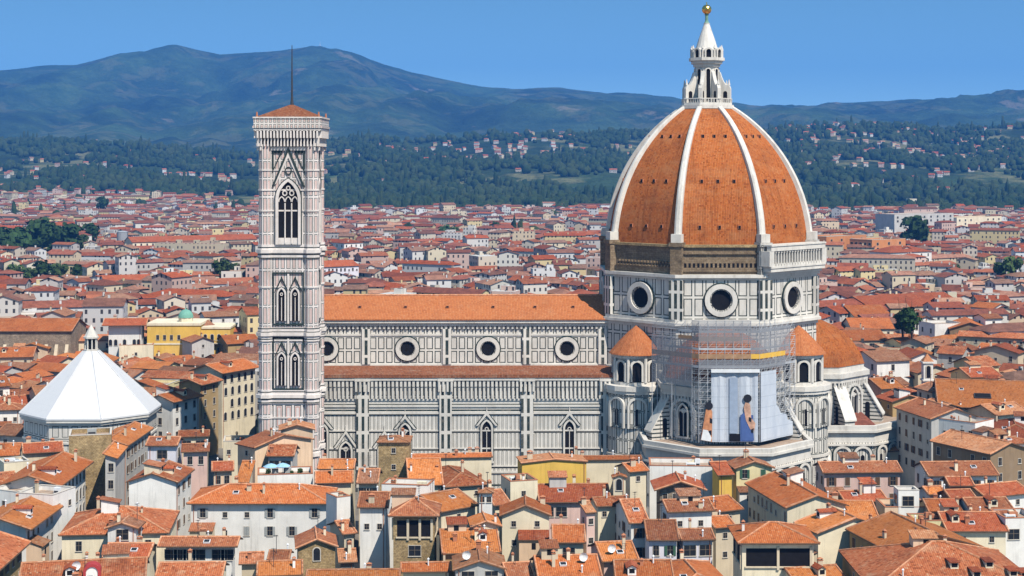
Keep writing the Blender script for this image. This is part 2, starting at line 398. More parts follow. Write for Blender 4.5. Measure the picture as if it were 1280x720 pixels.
# --- nave
XW, XE = -112, -26
def nave():
    hw = 10.5
    m = MB()
    m.box(XW, XE, -hw, hw, 28, 43.2, 0, skip='tb')
    m.poly([(XW, -hw, 43.2), (XW, hw, 43.2), (XW, 0, 47.6)], 1)
    m.build("nave_wall", [M_CLR, M_WHITE], cath)
    m = MB()
    for s in (-1, 1):
        m.box(XW-.3, XE, s*(hw+1.3) if s < 0 else hw, -hw if s < 0 else hw+1.3, 41.7, 42.5, 0)
        m.box(XW-.3, XE, s*(hw+.7) if s < 0 else hw, -hw if s < 0 else hw+.7, 40.9, 41.7, 0)
    x = XW
    while x < XE:
        m.box(x, x+.5, -hw-.55, -hw, 40.1, 40.9); x += 1.15
    m.box(XW, XE, -hw-.35, -hw, 30.3, 30.9); m.box(XW, XE, -hw-.2, -hw, 38.3, 38.8)
    m.build("clerestory_cornice", M_WHITE, cath)
    m = MB()
    for s in (-1, 1):
        a = [(XW-.5, s*(hw+1.6), 42.75), (XE+3, s*(hw+1.6), 42.75), (XE+3, 0, 47.9), (XW-.5, 0, 47.9)]
        m.poly(a if s < 0 else a[::-1]); b = [(p[0], p[1], p[2]-.3) for p in a]; m.poly(b[::-1] if s < 0 else b)
        m.poly([b[0], b[1], a[1], a[0]] if s < 0 else [a[0], a[1], b[1], b[0]])
    rf = m.build("nave_roof", CTILE, cath)
    m = MB(); m.tube((XW-.5, 0, 47.95), (XE+2, 0, 47.95), .3, 6); m.build("ridge_cap", RIDGE, rf)
    me = None
    for x in [-104, -92, -80, -69, -57, -46, -36]:
        if me is None:
            m = MB(); m.box(-.4, .4, -.5, .35, -.1, .55, 0, skip='b'); m.box(-.3, .3, -.53, -.5, .05, .45, 1); me = m.mesh("roof_vent", [TERRA, DEEP])
        link("roof_vent", me, rf, (x, -6.3, 45.2))
    # pilasters between the bays
    for x in (-111, -90, -69, -48.3, -28.5):
        m = MB(); m.box(x-1.1, x+1.1, -hw-.55, -hw, 30.9, 40.1); m.build("clerestory_pilaster", M_PIL, cath)
    for x in (-100.3, -79.3, -58.3, -37.8):
        oculus((x, -hw, 0), (0, -1, 0), 34.9, 2.05, 3.05, "round_window", cath)
def oculus(o, n, z, ri, ro, name, parent, depth=.55):
    fr = frame(o, n); m = MB()
    m.ring(fr, circ(0, z, ri), circ(0, z, ro), 0, depth); m.ring(fr, circ(0, z, ro), circ(0, z, ro+.3), 0, depth*.5, 1)
    m.ring(fr, circ(0, z, ri*.88), circ(0, z, ri), 0, depth*.55, 2)
    w = m.build(name, [M_WHITE, MATS["deep_green_marble"], M_GREY], parent)
    m = MB(); m.plate(fr, circ(0, z, ri*.89), 0, .04); m.build("glass", DEEP, w)
plain("deep_green_marble", GRN, .6)
nave()
# --- aisle
def aisle():
    ay = -21.0
    m = MB()
    m.box(XW, -20, ay, -10, 0, 20.0, 0, skip='t')
    m.box(XW, -20, ay, -10, 20.0, 23.0, 1, skip='b')
    m.box(XW, -20, ay, -10, 23.0, 28.9, 2, skip='b')
    m.build("aisle_wall", [M_AISLE, M_BAND, M_WHITE], cath)
    m = MB()
    a = [(XW-.5, ay-1.2, 29.7), (-22, ay-1.2, 29.7), (-22, -10.4, 30.6), (XW-.5, -10.4, 30.6)]
    m.poly(a); m.poly([(p[0], p[1], p[2]-.25) for p in a][::-1]); m.poly([(a[0][0], a[0][1], 28.9), (a[1][0], a[1][1], 28.9), a[1], a[0]])
    m.build("aisle_roof", CTILE2, cath)
    m = MB()
    m.box(XW-.3, -22, ay-1.0, ay, 28.2, 28.9); m.box(XW-.3, -22, ay-1.15, ay-.1, 28.9, 29.4); m.box(XW-.3, -22, ay-.25, ay, 23.0, 23.5); m.box(XW-.3, -22, ay-.4, ay, 19.6, 20.2)
    m.box(XW-.3, -22, ay-.3, ay, 21.4, 21.9)
    for z in (15.2, 10.7, 6.2): m.box(XW, -22, ay-.22, ay, z, z+.35)
    m.box(XW, -22, ay-.35, ay, 4.6, 5.1)
    m.build("aisle_cornice", M_WHITE, cath)
    m = MB(); x = XW                                 # arched corbels of the outer gallery
    fr = frame((0, ay, 0), (0, -1, 0))
    m.rect(fr, XW, -22, 23.5, 27.9, .02, .05, 2)
    while x < -22.5:
        m.rect(fr, x, x+.5, 23.5, 27.2, .05, .6); m.rect(fr, x-.05, x+.55, 26.6, 28.2, .05, .8); x += 1.05
    m.build("corbel_gallery", [M_WHITE, MATS["deep_green_marble"], M_GREY], cath)
    for x in (-111, -90, -69, -48.3, -28):
        m = MB(); m.box(x-1.55, x+1.55, ay-.75, ay, 0, 27.4, 0); m.box(x-2.0, x+2.0, ay-1.3, ay-.02, 28.0, 28.6, 1)
        for i in range(4): m.box(x-1.85+i*1.06, x-1.35+i*1.06, ay-1.25, ay-.7, 25.4, 28.0, 1)
        m.build("aisle_buttress", [M_BUT, M_WHITE], cath)
    for x, w, z0, h in ((-100.3, 2.4, 8, 9.0), (-79.3, 2.4, 8, 9.0), (-58.6, 2.3, 7.6, 10.2), (-37.6, 2.3, 7.6, 10.2)):
        gothic(fr, x, z0, w, h, cath, gable=1.5)
    for x, z0 in ((-94.3, 4.0), (-84.5, 4.0)): gothic(fr, x, z0, 2.6, 8.4, cath, gable=2.2)
def gothic(fr, x, z0, w, h, parent, gable=2., deep=.5, mats=None):
    mats = mats or [M_WHITE, MATS["deep_green_marble"]]
    a = arch(x, z0, w, h); m = MB()
    m.ring(fr, a, grow(a, .45), 0, deep); m.ring(fr, grow(a, .45), grow(a, .62), 0, deep*.7, 1)
    m.rect(fr, x-w/2-.7, x+w/2+.7, z0-.4, z0, 0, deep+.1)
    if gable:
        zt = z0+h; b = [(x-w*.95, zt-w*.5), (x, zt+gable), (x+w*.95, zt-w*.5)]; c = [(x-w*.95-.55, zt-w*.5), (x, zt+gable+.9), (x+w*.95+.55, zt-w*.5)]
        m.ring(fr, b[::-1], c[::-1], 0, deep*.9, 0, closed=False); m.ring(fr, [(p[0], p[1]+.0) for p in c[::-1]], [(x+(p[0]-x)*1.06, p[1]+.2) for p in c[::-1]], 0, deep*.5, 1, closed=False)
        m.tube(fr(x, zt+gable+.6, deep*.4), fr(x, zt+gable+2.2, deep*.4), .22, 5, 0, .05)
    wn_ = m.build("gothic_window", mats, parent)
    m = MB(); m.plate(fr, a, 0.01, .05); m.build("glass", DEEP, wn_)
    m = MB(); m.rect(fr, x-.09, x+.09, z0, z0+h*.78, .05, .25); m.ring(fr, circ(x, z0+h*.8, w*.14, 10), circ(x, z0+h*.8, w*.23, 10), .05, .25)
    m.build("mullion", mats[0], wn_)
    return wn_
aisle()
# --- drum and dome
RD = 29.3
AP = RD*math.cos(pi/8)
def drum():
    m = MB(); m.prism(octo(RD), 0, 30.5, 1, top=False); m.prism(octo(RD), 30.5, 55, 0, top=False); m.build("drum_wall", [M_DRUM, M_TRIB], cath)
    m = MB(); m.prism(octo(RD-.9), 55.3, 62.6, 0); m.build("bare_masonry_band", RUBBLE, cath)
    m = MB()
    for r, z0, z1 in ((RD+1.3, 42.6, 43.3), (RD+.8, 43.3, 44.1), (RD+.45, 41.7, 42.6), (RD+.9, 54.5, 55.3), (RD+.35, 53.9, 54.5), (RD+.5, 30.2, 30.9)):
        m.prism(octo(r), z0, z1, 0, bot=True)
    m.build("drum_cornice", M_WHITE, cath)
    m = MB(); m.prism(octo(RD-.3), 62.1, 62.75, 0, bot=True); m.build("dome_base_ledge", MATS["rubble_stone"], cath)
    for k in range(8):
        a = pi/8+k*pi/4; d = dirv(a); mm = Matrix.Translation(d*RD) @ Matrix.Rotation(a, 4, 'Z')
        m = MB(); m.box(-1.4, .45, -1.75, 1.75, 44.1, 53.9, 0, mm); m.build("corner_pilaster", M_PIL, cath)
        m = MB(); m.box(-2.2, .2, -1.5, 1.5, 55.3, 63.0, 0, mm); m.box(-2.5, .5, -1.75, 1.75, 62.3, 63.3, 0, mm); m.box(-2.3, .1, -1.3, 1.3, 63.3, 65.4, 1, mm)
        m.build("corner_pier", [RUBBLE if k in (3, 4, 5) else M_GREY, M_WHITE], cath)
        a = k*pi/4; n = dirv(a)
        oculus(n*AP, n, 48.9, 2.9, 4.1, "drum_window", cath, .9)
        if k != 7:
            fr = frame(n*(AP-.85), n); m = MB()
            for i in range(-8, 9):
                if k == 5:
                    for j in (0, 1): m.rect(fr, i*1.05-.28+.5*j, i*1.05+.28+.5*j, 57.0+j*.9, 57.5+j*.9, 0, .7, 1)
                else: m.rect(fr, i*1.1-.3, i*1.1+.3, 57.0, 58.1, 0, .04, 0)
            if k == 6: m.rect(fr, -9.5, 9.5, 60.4, 60.8, 0, .5, 1); m.rect(fr, -9.5, 9.5, 56.0, 56.3, 0, .4, 1)
            m.build("corbel_hole_row", [DEEP, RUBBLE], cath)
    # marble gallery, finished on one side only
    n = dirv(-pi/4); fr = frame(n*(AP-.9), n); hw = 11.6
    m = MB()
    m.rect(fr, -hw, hw, 55.3, 62.2, 0, .5, 1)
    m.rect(fr, -hw-.4, hw+.4, 56.0, 56.9, 0, 3.1); m.rect(fr, -hw, hw, 55.3, 56.0, 0, 2.4); m.rect(fr, -hw-.5, hw+.5, 56.9, 57.4, 0, 3.3)
    m.rect(fr, -hw-.4, hw+.4, 61.2, 62.4, 1.9, 3.2); m.rect(fr, -hw-.5, hw+.5, 62.4, 62.8, 0, 3.4)
    for s in (-1, 1): m.rect(fr, s*hw-1.0, s*hw+1.0, 57.4, 61.2, 0, 3.15)
    for i in range(17):
        u = -9.6+i*1.2; m.rect(fr, u-.19, u+.19, 57.4, 60.9, 2.3, 2.9); m.rect(fr, u-.32, u+.32, 60.7, 61.2, 2.2, 3.0)
    m.rect(fr, -hw, hw, 57.4, 58.0, 2.3, 2.9)
    m.build("marble_gallery", [M_WHITE, DEEP], cath)
def dome():
    zs = [62.5+(98.3-62.5)*i/26 for i in range(27)]
    m = MB(); arc = 0
    for i in range(26):
        z0, z1 = zs[i], zs[i+1]; r0, r1 = Rd(z0)-.9, Rd(z1)-.9; l = math.hypot(z1-z0, r0-r1)*.97
        for k in range(8):
            a, b = dirv(pi/8+k*pi/4), dirv(pi/8+(k+1)*pi/4); s0, s1 = r0*math.sin(pi/8), r1*math.sin(pi/8)
            o = k*50
            m.poly([a*r0+Z*z0, b*r0+Z*z0, b*r1+Z*z1, a*r1+Z*z1], 0, [(o-s0, arc), (o+s0, arc), (o+s1, arc+l), (o-s1, arc+l)])
        arc += l
    sh = m.build("dome_shell", DOME_T, cath)
    for k in range(8):
        d = dirv(pi/8+k*pi/4); t = Z.cross(d); m = MB(); rows = []
        for i, z in enumerate(zs):
            r = Rd(z); w = .88-.22*i/26
            rows.append([d*(r-1.6)-t*w+Z*z, d*(r-.15)-t*w+Z*z, d*(r+.1)-t*w*.45+Z*(z+.1), d*(r+.1)+t*w*.45+Z*(z+.1), d*(r-.15)+t*w+Z*z, d*(r-1.6)+t*w+Z*z])
        for p, q in zip(rows, rows[1:]):
            for j in range(5): m.poly([p[j], p[j+1], q[j+1], q[j]])
        m.build("dome_rib", M_WHITE, cath)
    # little roof openings, three rows of three on each face
    for k in (3, 4, 5, 6, 7, 0):
        n = dirv(k*pi/4+0); n = dirv(-pi/2+(k-6)*pi/4); u = Z.cross(n)
        for z, sp in ((67.0, 5.0), (78.5, 4.1), (90.0, 2.9)):
            r = (Rd(z)-.9)*math.cos(pi/8)
            for j in (-1, 0, 1):
                c = n*r+u*(j*sp)+Z*z; mm = Matrix.Translation(c) @ Matrix.Rotation(math.atan2(n.y, n.x)+pi/2, 4, 'Z')
                m = MB(); m.box(-.38, .38, -.28, .8, -.3, .6, 0, mm); m.box(-.28, .28, -.33, -.28, -.25, .5, 1, mm); m.build("dome_vent", [TERRA, DEEP], sh)
def lantern():
    m = MB()
    m.prism(octo(7.4), 97.6, 98.6, 0, bot=True); m.prism(octo(6.9), 98.6, 99.2, 0)
    for k in range(8):
        a, b = dirv(pi/8+k*pi/4)*6.8, dirv(pi/8+(k+1)*pi/4)*6.8
        for i in range(7):
            p = a.lerp(b, i/7); m.tube(p+Z*99.2, p+Z*100.2, .13, 5)
        m.tube(a+Z*100.25, b+Z*100.25, .16, 4)
    m.prism(octo(3.25), 98.6, 109.6, 0)
    m.prism(octo(4.3), 109.6, 110.4, 0, bot=True); m.prism(octo(4.9), 110.4, 111.2, 0, bot=True); m.prism(octo(3.7), 108.8, 109.6, 0, bot=True)
    lan = m.build("lantern", M_WHITE, cath)
    for k in range(8):
        n = dirv(k*pi/4); fr = frame(n*3.25*math.cos(pi/8), n); a = arch(0, 100.0, 1.05, 8.2, False); m = MB()
        m.ring(fr, a, grow(a, .28), 0, .35); m.plate(fr, a, 0, .04, 1); m.build("lantern_window", [M_WHITE, DEEP], lan)
        d = dirv(pi/8+k*pi/4); t = Z.cross(d)
        pr = [(3.0, 98.6), (6.6, 98.6), (6.6, 103.0), (6.2, 103.9), (5.4, 103.9), (4.6, 105.0), (4.1, 106.2), (3.7, 107.4), (3.0, 107.6)]
        m = MB()
        for s in (1, -1):
            q = [d*r+t*(.5*s)+Z*z for r, z in pr]; m.poly(q[::-1] if s > 0 else q)
        for i in range(len(pr)):
            (r0, z0), (r1, z1) = pr[i], pr[(i+1) % len(pr)]
            m.poly([d*r0-t*.5+Z*z0, d*r1-t*.5+Z*z1, d*r1+t*.5+Z*z1, d*r0+t*.5+Z*z0])
        m.tube(d*6.1+Z*103.9, d*6.1+Z*105.4, .35, 6, 0, .08)
        for s in (1, -1):
            fr = frame(d*5.2+t*(.5*s), t*s); m.plate(fr, arch(0, 99.3, 1.1, 3.0, False, 4), 0, .03, 1)
        m.build("lantern_buttress", [M_WHITE, DEEP], lan)
        n = dirv(k*pi/4); fr = frame(n*4.0, n); m = MB()
        a = arch(0, 111.2, 1.3, 2.2, False); m.ring(fr, a, grow(a, .42), -.6, .3); m.plate(fr, a, -.6, -.2, 1); m.build("niche", [M_WHITE, DEEP], lan)
        m = MB(); d2 = d*4.1; m.tube(d2+Z*111.2, d2+Z*113.6, .28, 6, 0, .2); m.tube(d2+Z*113.6, d2+Z*114.6, .36, 6, 0, .04); m.build("pinnacle", M_WHITE, lan)
    m = MB(); m.lathe([(3.4, 111.2), (3.4, 113.2), (2.9, 113.9), (2.2, 116.2), (1.35, 118.6), (.8, 120.2), (.85, 120.5), (.3, 120.7)], 16); m.build("lantern_spire", M_WHITE, lan)
    m = MB(); m.lathe([(.75, 120.4), (.42, 121.2), (.40, 122.5), (.62, 122.9)], 10); m.build("ball_stem", MATS["verdigris"], lan)
    g = plain("gilding", (.85, .52, .13), .22, .1, 1)
    m = MB(); m.lathe([(max(.001, 1.3*math.sin(pi*i/12)), 124.2-1.3*math.cos(pi*i/12)) for i in range(13)], 20); m.lathe([(.14, 125.4), (.12, 126.2)], 6)
    m.build("gilded_ball", g, lan, smooth=True)
plain("verdigris", (.17, .30, .22), .6)
drum(); dome(); lantern()
# --- apses
def tribune(a0, butt):
    """the big polygonal arm towards direction a0: chapel ring below, tall body, half dome"""
    n0 = dirv(a0); c = n0*32.0; cu = n0*26.5
    tb = MB(); ring = octo(21.6, c.x, c.y, a0+pi/8)
    tb.prism(ring, 0, 12.0, 0, top=False); tb.prism(ring, 12.0, 15.4, 2, top=True, mt=1)
    body = tb.build("tribune", [M_TRIB, PAVE, M_WHITE], cath)
    m = MB()
    for r, z0, z1 in ((22.1, 11.2, 11.7), (22.5, 14.6, 15.2), (22.2, 15.2, 16.3)): 
        o, i = octo(r, c.x, c.y, a0+pi/8), octo(r-1.2, c.x, c.y, a0+pi/8)
        for k in range(8):
            j = (k+1) % 8
            m.poly([(*o[k], z0), (*o[j], z0), (*o[j], z1), (*o[k], z1)]); m.poly([(*i[j], z0), (*i[k], z0), (*i[k], z1), (*i[j], z1)])
            m.poly([(*o[k], z1), (*o[j], z1), (*i[j], z1), (*i[k], z1)]); m.poly([(*o[j], z0), (*o[k], z0), (*i[k], z0), (*i[j], z0)])
    m.build("parapet", M_WHITE, body)
    m = MB(); up = octo(15.9, cu.x, cu.y, a0+pi/8); m.prism(up, 14, 27.6, 0, top=True); m.build("tribune_body", M_TRIB, body)
    m = MB()
    for r, z0, z1 in ((16.9, 27.6, 28.8), (16.4, 26.4, 27.6), (16.2, 22.6, 23.1), (15.4, 28.8, 30.6)): m.prism(octo(r, cu.x, cu.y, a0+pi/8), z0, z1, 0, bot=True)
    for k in range(8):                                # corbels under the eaves
        p, q = Vector((*octo(16.25, cu.x, cu.y, a0+pi/8)[k], 0)), Vector((*octo(16.25, cu.x, cu.y, a0+pi/8)[(k+1) % 8], 0))
        for i in range(12):
            w = p.lerp(q, (i+.5)/12); m.box(w.x-.22, w.x+.22, w.y-.22, w.y+.22, 25.0, 26.4)
    m.build("eave_cornice", M_WHITE, body)
    m = MB(); pr = [(15.6*math.cos(t), 30.4+11.6*math.sin(t)) for t in [pi/2*i/8*.97 for i in range(9)]]
    pr = [(r*.8+15.6*.2*(1-(z-30.4)/11.6), z) for r, z in pr]
    m.lathe(pr, 8, cu.x, cu.y, a0+pi/8, 0, True); m.build("half_dome", DOME_T, body)
    for k in range(-2, 3):
        a = a0+k*pi/4; n = dirv(a)
        fr = frame(cu+n*15.9*math.cos(pi/8), n); gothic(fr, 0, 16.6, 2.8, 7.8, body, gable=0, deep=.6)
        m = MB(); ar = arch(0, 16.2, 6.6, 9.0, False); m.ring(fr, ar, grow(ar, .7), 0, .45); m.build("blind_arch", M_WHITE, body)
        fr = frame(c+n*21.6*math.cos(pi/8), n)
        for u in (-5.2, 0, 5.2):
            m = MB(); ar = arch(u, 3.6, 3.6, 7.0, False); m.ring(fr, ar, grow(ar, .55), 0, .5, 0); m.ring(fr, grow(ar, .55), grow(ar, .78), 0, .3, 1)
            m.plate(fr, arch(u, 4.2, 1.0, 4.6, False, 4), 0, .06, 2); m.build("chapel_arch", [M_WHITE, MATS["deep_green_marble"], DEEP], body)
    for k in butt:                          # raking buttresses on the corners
        a = a0+pi/8+k*pi/4; d = dirv(a); t = Z.cross(d)
        pr = [(14.5, 15.4), (20.2, 15.4), (20.2, 17.6), (15.2, 26.0), (14.5, 26.0)]
        m = MB()
        for s in (1, -1):
            q = [cu+d*r+t*(1.5*s)+Z*z for r, z in pr]; m.poly(q[::-1] if s > 0 else q)
        for i in range(5):
            (r0, z0), (r1, z1) = pr[i], pr[(i+1) % 5]
            m.poly([cu+d*r0-t*1.5+Z*z0, cu+d*r1-t*1.5+Z*z1, cu+d*r1+t*1.5+Z*z1, cu+d*r0+t*1.5+Z*z0])
        p0, p1 = cu+d*20.6+Z*17.6, cu+d*15.1+Z*26.6
        q = [p0-t*1.8, p1-t*1.8, p1+t*1.8, p0+t*1.8]; m.poly(q[::-1], 1); m.poly([v-Z*.45 for v in q], 1)
        for i in range(4): m.poly([q[i], q[(i+1) % 4], q[(i+1) % 4]-Z*.45, q[i]-Z*.45], 1)
        for s in (1, -1):
            fr = frame(cu+d*16.6+t*(1.5*s), t*s); m.plate(fr, arch(0, 16, 1.2, 4.6, False, 4), 0, .05, 2)
        m.build("raking_buttress", [M_STR, M_WHITE, DEEP], body)
    return body
tribune(-pi/2, (-2, 1)); tribune(0, (-2, -1, 0, 1))
def exedra(a):
    c = dirv(a)*(AP+2.2)
    m = MB(); n = 16; rg = octo(7.5, c.x, c.y, a, n); m.prism(rg, 0, 26.6, 0)
    body = m.build("exedra", M_TRIB, cath)
    m = MB()
    for r, z0, z1 in ((8.2, 26.2, 27.4), (7.9, 25.4, 26.2), (7.9, 9.6, 10.3)): m.prism(octo(r, c.x, c.y, a, n), z0, z1, 0, bot=True)
    m.prism(octo(5.4, c.x, c.y, a, n), 27.4, 34.4, 0); m.prism(octo(6.3, c.x, c.y, a, n), 34.2, 35.2, 0, bot=True); m.prism(octo(6.1, c.x, c.y, a, n), 27.4, 28.2, 0)
    m.build("upper_colonnade", M_WHITE, body)
    for k in range(-2, 3):
        b = a+k*pi/4*.95; nn = dirv(b); fr = frame(c+nn*5.55, nn)
        m = MB(); ar = arch(0, 28.4, 2.3, 4.9, False); m.ring(fr, ar, grow(ar, .5), -.5, .45); m.plate(fr, ar, -.3, -.02, 1); m.build("niche", [M_WHITE, DEEP], body)
        for s in (-.5,): 
            b2 = a+(k+s)*pi/4*.95; q = c+dirv(b2)*5.95; m = MB(); m.tube(q+Z*28.2, q+Z*34.2, .42, 8); m.build("column", M_WHITE, body)
        fr = frame(c+nn*7.38, nn); m = MB(); ar = arch(0, 17, 3.9, 7.2, False); m.ring(fr, ar, grow(ar, .5), -.3, .4); m.plate(fr, arch(0, 17.6, 1.0, 4.2, False, 4), -.3, .1, 1); m.build("blind_arch", [M_WHITE, DEEP], body); m = MB()
        ar = arch(0, 3.4, 3.6, 5.4, False); m.ring(fr, ar, grow(ar, .5), -.3, .4); m.plate(fr, arch(0, 3.6, 2.2, 4.4, False, 4), -.3, .08, 1)
        m.build("blind_arch", [M_WHITE, DEEP], body)
    m = MB(); m.lathe([(6.9, 35.0), (6.75, 35.3), (4.4, 38.0), (2.0, 40.4), (.25, 41.8), (0, 42.0)], n, c.x, c.y, a); m.poly([(p[0], p[1], 35.0) for p in octo(6.9, c.x, c.y, a, n)][::-1])
    m.build("cone_roof", CTILE, body)
exedra(-3*pi/4); exedra(-pi/4)

# ------------------------------------------------------------------ scaffolding on the south arm
def scaffold():
    cx, cy = DX, DY-26.8; a0 = -pi/2
    t = thing("scaffolding", "grey tube scaffolding wrapped round the south apse under the dome", "scaffolding", (cx, cy, 0))
    PIPE = plain("scaffold_pipe", (.42, .43, .45), .5, .2); PLANK = plain("scaffold_plank", (.38, .23, .13), .9, .3); YEL = plain("scaffold_yellow", (.70, .42, .07), .7)
    ro = octo(19.0, 0, 0, a0+pi/8)
    cor = [Vector((*ro[i], 0)) for i in (5, 6, 7, 0, 1)]
    cor = [Vector((19.0*math.cos(a0+pi/8+k*pi/4), 19.0*math.sin(a0+pi/8+k*pi/4), 0)) for k in (-2, -1, 0, 1)]
    pts = []
    for p, q in zip(cor, cor[1:]):
        for i in range(7): pts.append((p.lerp(q, i/7), p.lerp(q, i/7)*.925))
    pts.append((cor[-1], cor[-1]*.925))
    for i, (o, n) in enumerate(pts):
        top = 45.5 if 4 < i < 18 else 41
        for q in (o, n):
            m = MB(); m.tube(q+Z*(16.4 if i >= 6 or i in (0, 3) else 30.5), q+Z*(top if q is o else top-1), .085, 5); m.build("standard", PIPE, t)
    z = 18.4; lv = 0
    while z < 45:
        for row in (0, 1):
            m = MB()
            for (a, b) in list(zip(pts, pts[1:]))[0 if z > 30 else 6:]: m.tube(a[row]+Z*z, b[row]+Z*z, .07, 4); m.tube(a[row]+Z*(z+1.05), b[row]+Z*(z+1.05), .05, 4); m.tube(a[row]+Z*(z+.5), b[row]+Z*(z+.5), .05, 4); (m.tube(a[row]+Z*z, b[row]+Z*(z+2.05), .05, 4) if row == 0 else None)
            m.build("ledger", PIPE, t)
        z += 2.05; lv += 1
    for z, mt, i0, i1 in ((36.6, PLANK, 0, 13), (36.6, YEL, 13, 19), (34.4, PIPE, 0, 21), (38.7, PIPE, 2, 20), (40.8, PLANK, 4, 12), (42.8, PIPE, 4, 18)):
        m = MB()
        for i in range(i0, min(i1, len(pts)-1)):
            (a, an), (b, bn) = pts[i], pts[i+1]
            m.poly([an+Z*z, a+Z*z, b+Z*z, bn+Z*z][::-1]); m.poly([an+Z*(z-.12), a+Z*(z-.12), b+Z*(z-.12), bn+Z*(z-.12)])
            h = .95 if mt in (PLANK, YEL) else .3
            o2 = a*1.004; o3 = b*1.004
            m.poly([o2+Z*(z-.2), o3+Z*(z-.2), o3+Z*(z+h), o2+Z*(z+h)]); m.poly([a+Z*(z-.2), b+Z*(z-.2), b+Z*(z+h), a+Z*(z+h)][::-1]); m.poly([a+Z*(z+h), b+Z*(z+h), o3+Z*(z+h), o2+Z*(z+h)][::-1])
        m.build("platform", mt, t)
    g = G("debris_net", .9); tr = g.n("ShaderNodeBsdfTransparent"); mx = g.n("ShaderNodeMixShader"); g.out((.27, .28, .31)); mo = g.nt.nodes["Material Output"]
    mx.inputs[0].default_value = .52; g.nt.links.new(tr.outputs[0], mx.inputs[1]); g.nt.links.new(g.b.outputs[0], mx.inputs[2]); g.nt.links.new(mx.outputs[0], mo.inputs[0])
    for i0, i1, z0, z1 in ((0, 6, 29.5, 41.0), (6, 13, 40.2, 45.6), (7, 19, 33.9, 36.2), (13, 20, 37.6, 43.5)):
        m = MB()
        for i in range(i0, i1): a, b = pts[i][0]*1.006, pts[i+1][0]*1.006; m.poly([a+Z*z0, b+Z*z0, b+Z*z1, a+Z*z1])
        m.build("netting", g.mat, t)
    # the white hanging sheets
    g = G("white_sheeting", .7); u, v = g.uv(); p = g.pos()
    f = g.ramp(g.noise(g.scl(p, 1, 1, .15), .5, 4), .3, .7)
    fold = g.m('LESS_THAN', g.m('ABSOLUTE', g.m('SUBTRACT', g.m('FRACT', g.m('DIVIDE', v, 2.6)), .5)), .035)
    g.out(g.mix(g.m('MULTIPLY', fold, .4), g.mix(f, (.42, .46, .53), (.54, .57, .62)), (.28, .32, .38))); g.bump(g.noise(g.scl(p, 1, 1, .2), .8, 3), .5, .5)
    SHEET = g.mat; BLU = plain("sheet_blue_print", (.07, .12, .30), .7); SKIN = plain("sheet_warm_print", (.62, .36, .25), .7, .4); ORG = plain("sheet_orange_print", (.58, .25, .12), .7, .4); DRK = plain("sheet_dark_print", (.02, .02, .025), .7)
    GREYP = plain("sheet_grey_print", (.30, .36, .46), .7)
    n = dirv(a0); fr = frame(Vector((cx, cy, 0))+n*(19.0*math.cos(pi/8)+.15), n)
    w = MB(); uu = [-4.3+i*.7 for i in range(17)]
    def wav(u): return .12*math.sin(u*2.1)+.08*math.sin(u*5+1)
    for a, b in zip(uu, uu[1:]):
        for z0, z1 in ((16.5, 33.2),):
            w.poly([fr(a, z0, wav(a)), fr(b, z0, wav(b)), fr(b, z1, wav(b)), fr(a, z1, wav(a))]); w.poly([fr(a, z0, wav(a)-.05), fr(b, z0, wav(b)-.05), fr(b, z1, wav(b)-.05), fr(a, z1, wav(a)-.05)][::-1])
    sh = w.build("scaffold_sheet", SHEET); tag(sh, "large white sheet with blurred figure shapes hung on the apse scaffolding", "sheet")
    m = MB(); m.rect(fr, 2.6, 5.7, 16.7, 23.0, .25, .30, 0); m.plate(fr, [(2.7, 23), (3.0, 16.9), (5.9, 16.9), (5.5, 21.0), (4.3, 24.2)], .31, .36, 0)
    m.build("blue_panel", BLU, sh)
    m = MB(); m.plate(fr, [(3.4, 24.8), (3.9, 21.8), (5.0, 19.6), (5.9, 19.3), (6.2, 21.0), (5.2, 22.4), (4.9, 25.6), (3.9, 26.4)], .37, .42); m.build("pale_shape", SKIN, sh)
    m = MB(); m.plate(fr, circ(4.3, 27.0, 1.0, 12), .43, .48); m.plate(fr, [(4.6, 22.6), (5.3, 22.3), (5.2, 21.4), (4.6, 21.6)], .43, .48); m.plate(fr, [(5.2, 19.6), (5.8, 19.9), (5.7, 18.8), (5.2, 18.9)], .43, .48); m.build("dark_shape", DRK, sh)
    m = MB(); m.rect(fr, .0, 2.0, 18.6, 32, .25, .28); m.build("grey_panel", GREYP, sh)
    m = MB(); m.rect(fr, .0, 2.7, 16.7, 18.5, .25, .29); m.build("sheet_gap", DEEP, sh)
    m = MB(); m.rect(fr, -4.4, 7.2, 33.2, 33.9, -.3, .7); m.build("white_board", PALE, sh)
    # torn edge piece to the left and ragged sheet on the eastern facet
    m = MB(); m.plate(fr, [(-6.9, 17), (-4.2, 16.6), (-4.1, 23.8), (-4.6, 25.0), (-5.6, 24.4), (-6.2, 21)], .3, .36, 0)
    m.plate(fr, circ(-4.9, 25.2, .95, 12), .37, .43, 1); m.plate(fr, [(-4.7, 22.4), (-4.1, 22.0), (-4.1, 21.0), (-4.7, 21.2)], .37, .43, 1); m.plate(fr, [(-5.0, 19.2), (-4.3, 19.4), (-4.3, 18.2), (-5.0, 18.3)], .37, .43, 1)
    m.plate(fr, [(-6.8, 17.1), (-6.3, 19.6), (-5.2, 19.4), (-4.3, 17.6), (-4.5, 16.7)], .44, .5, 2)
    tag(m.build("scaffold_sheet", [ORG, DRK, PALE]), "narrow orange printed sheet at the left edge of the white apse sheeting", "sheet")
    n2 = dirv(a0+pi/4); f2 = frame(Vector((cx, cy, 0))+n2*(19.0*math.cos(pi/8)+.15), n2)
    m = MB(); m.plate(f2, [(-7.2, 16.5), (-.9, 16.6), (-1.0, 33.2), (-7.2, 33.2)], .1, .2)
    tag(m.build("scaffold_sheet", SHEET), "tall plain white sheet round the corner, right of the figure sheet", "sheet")
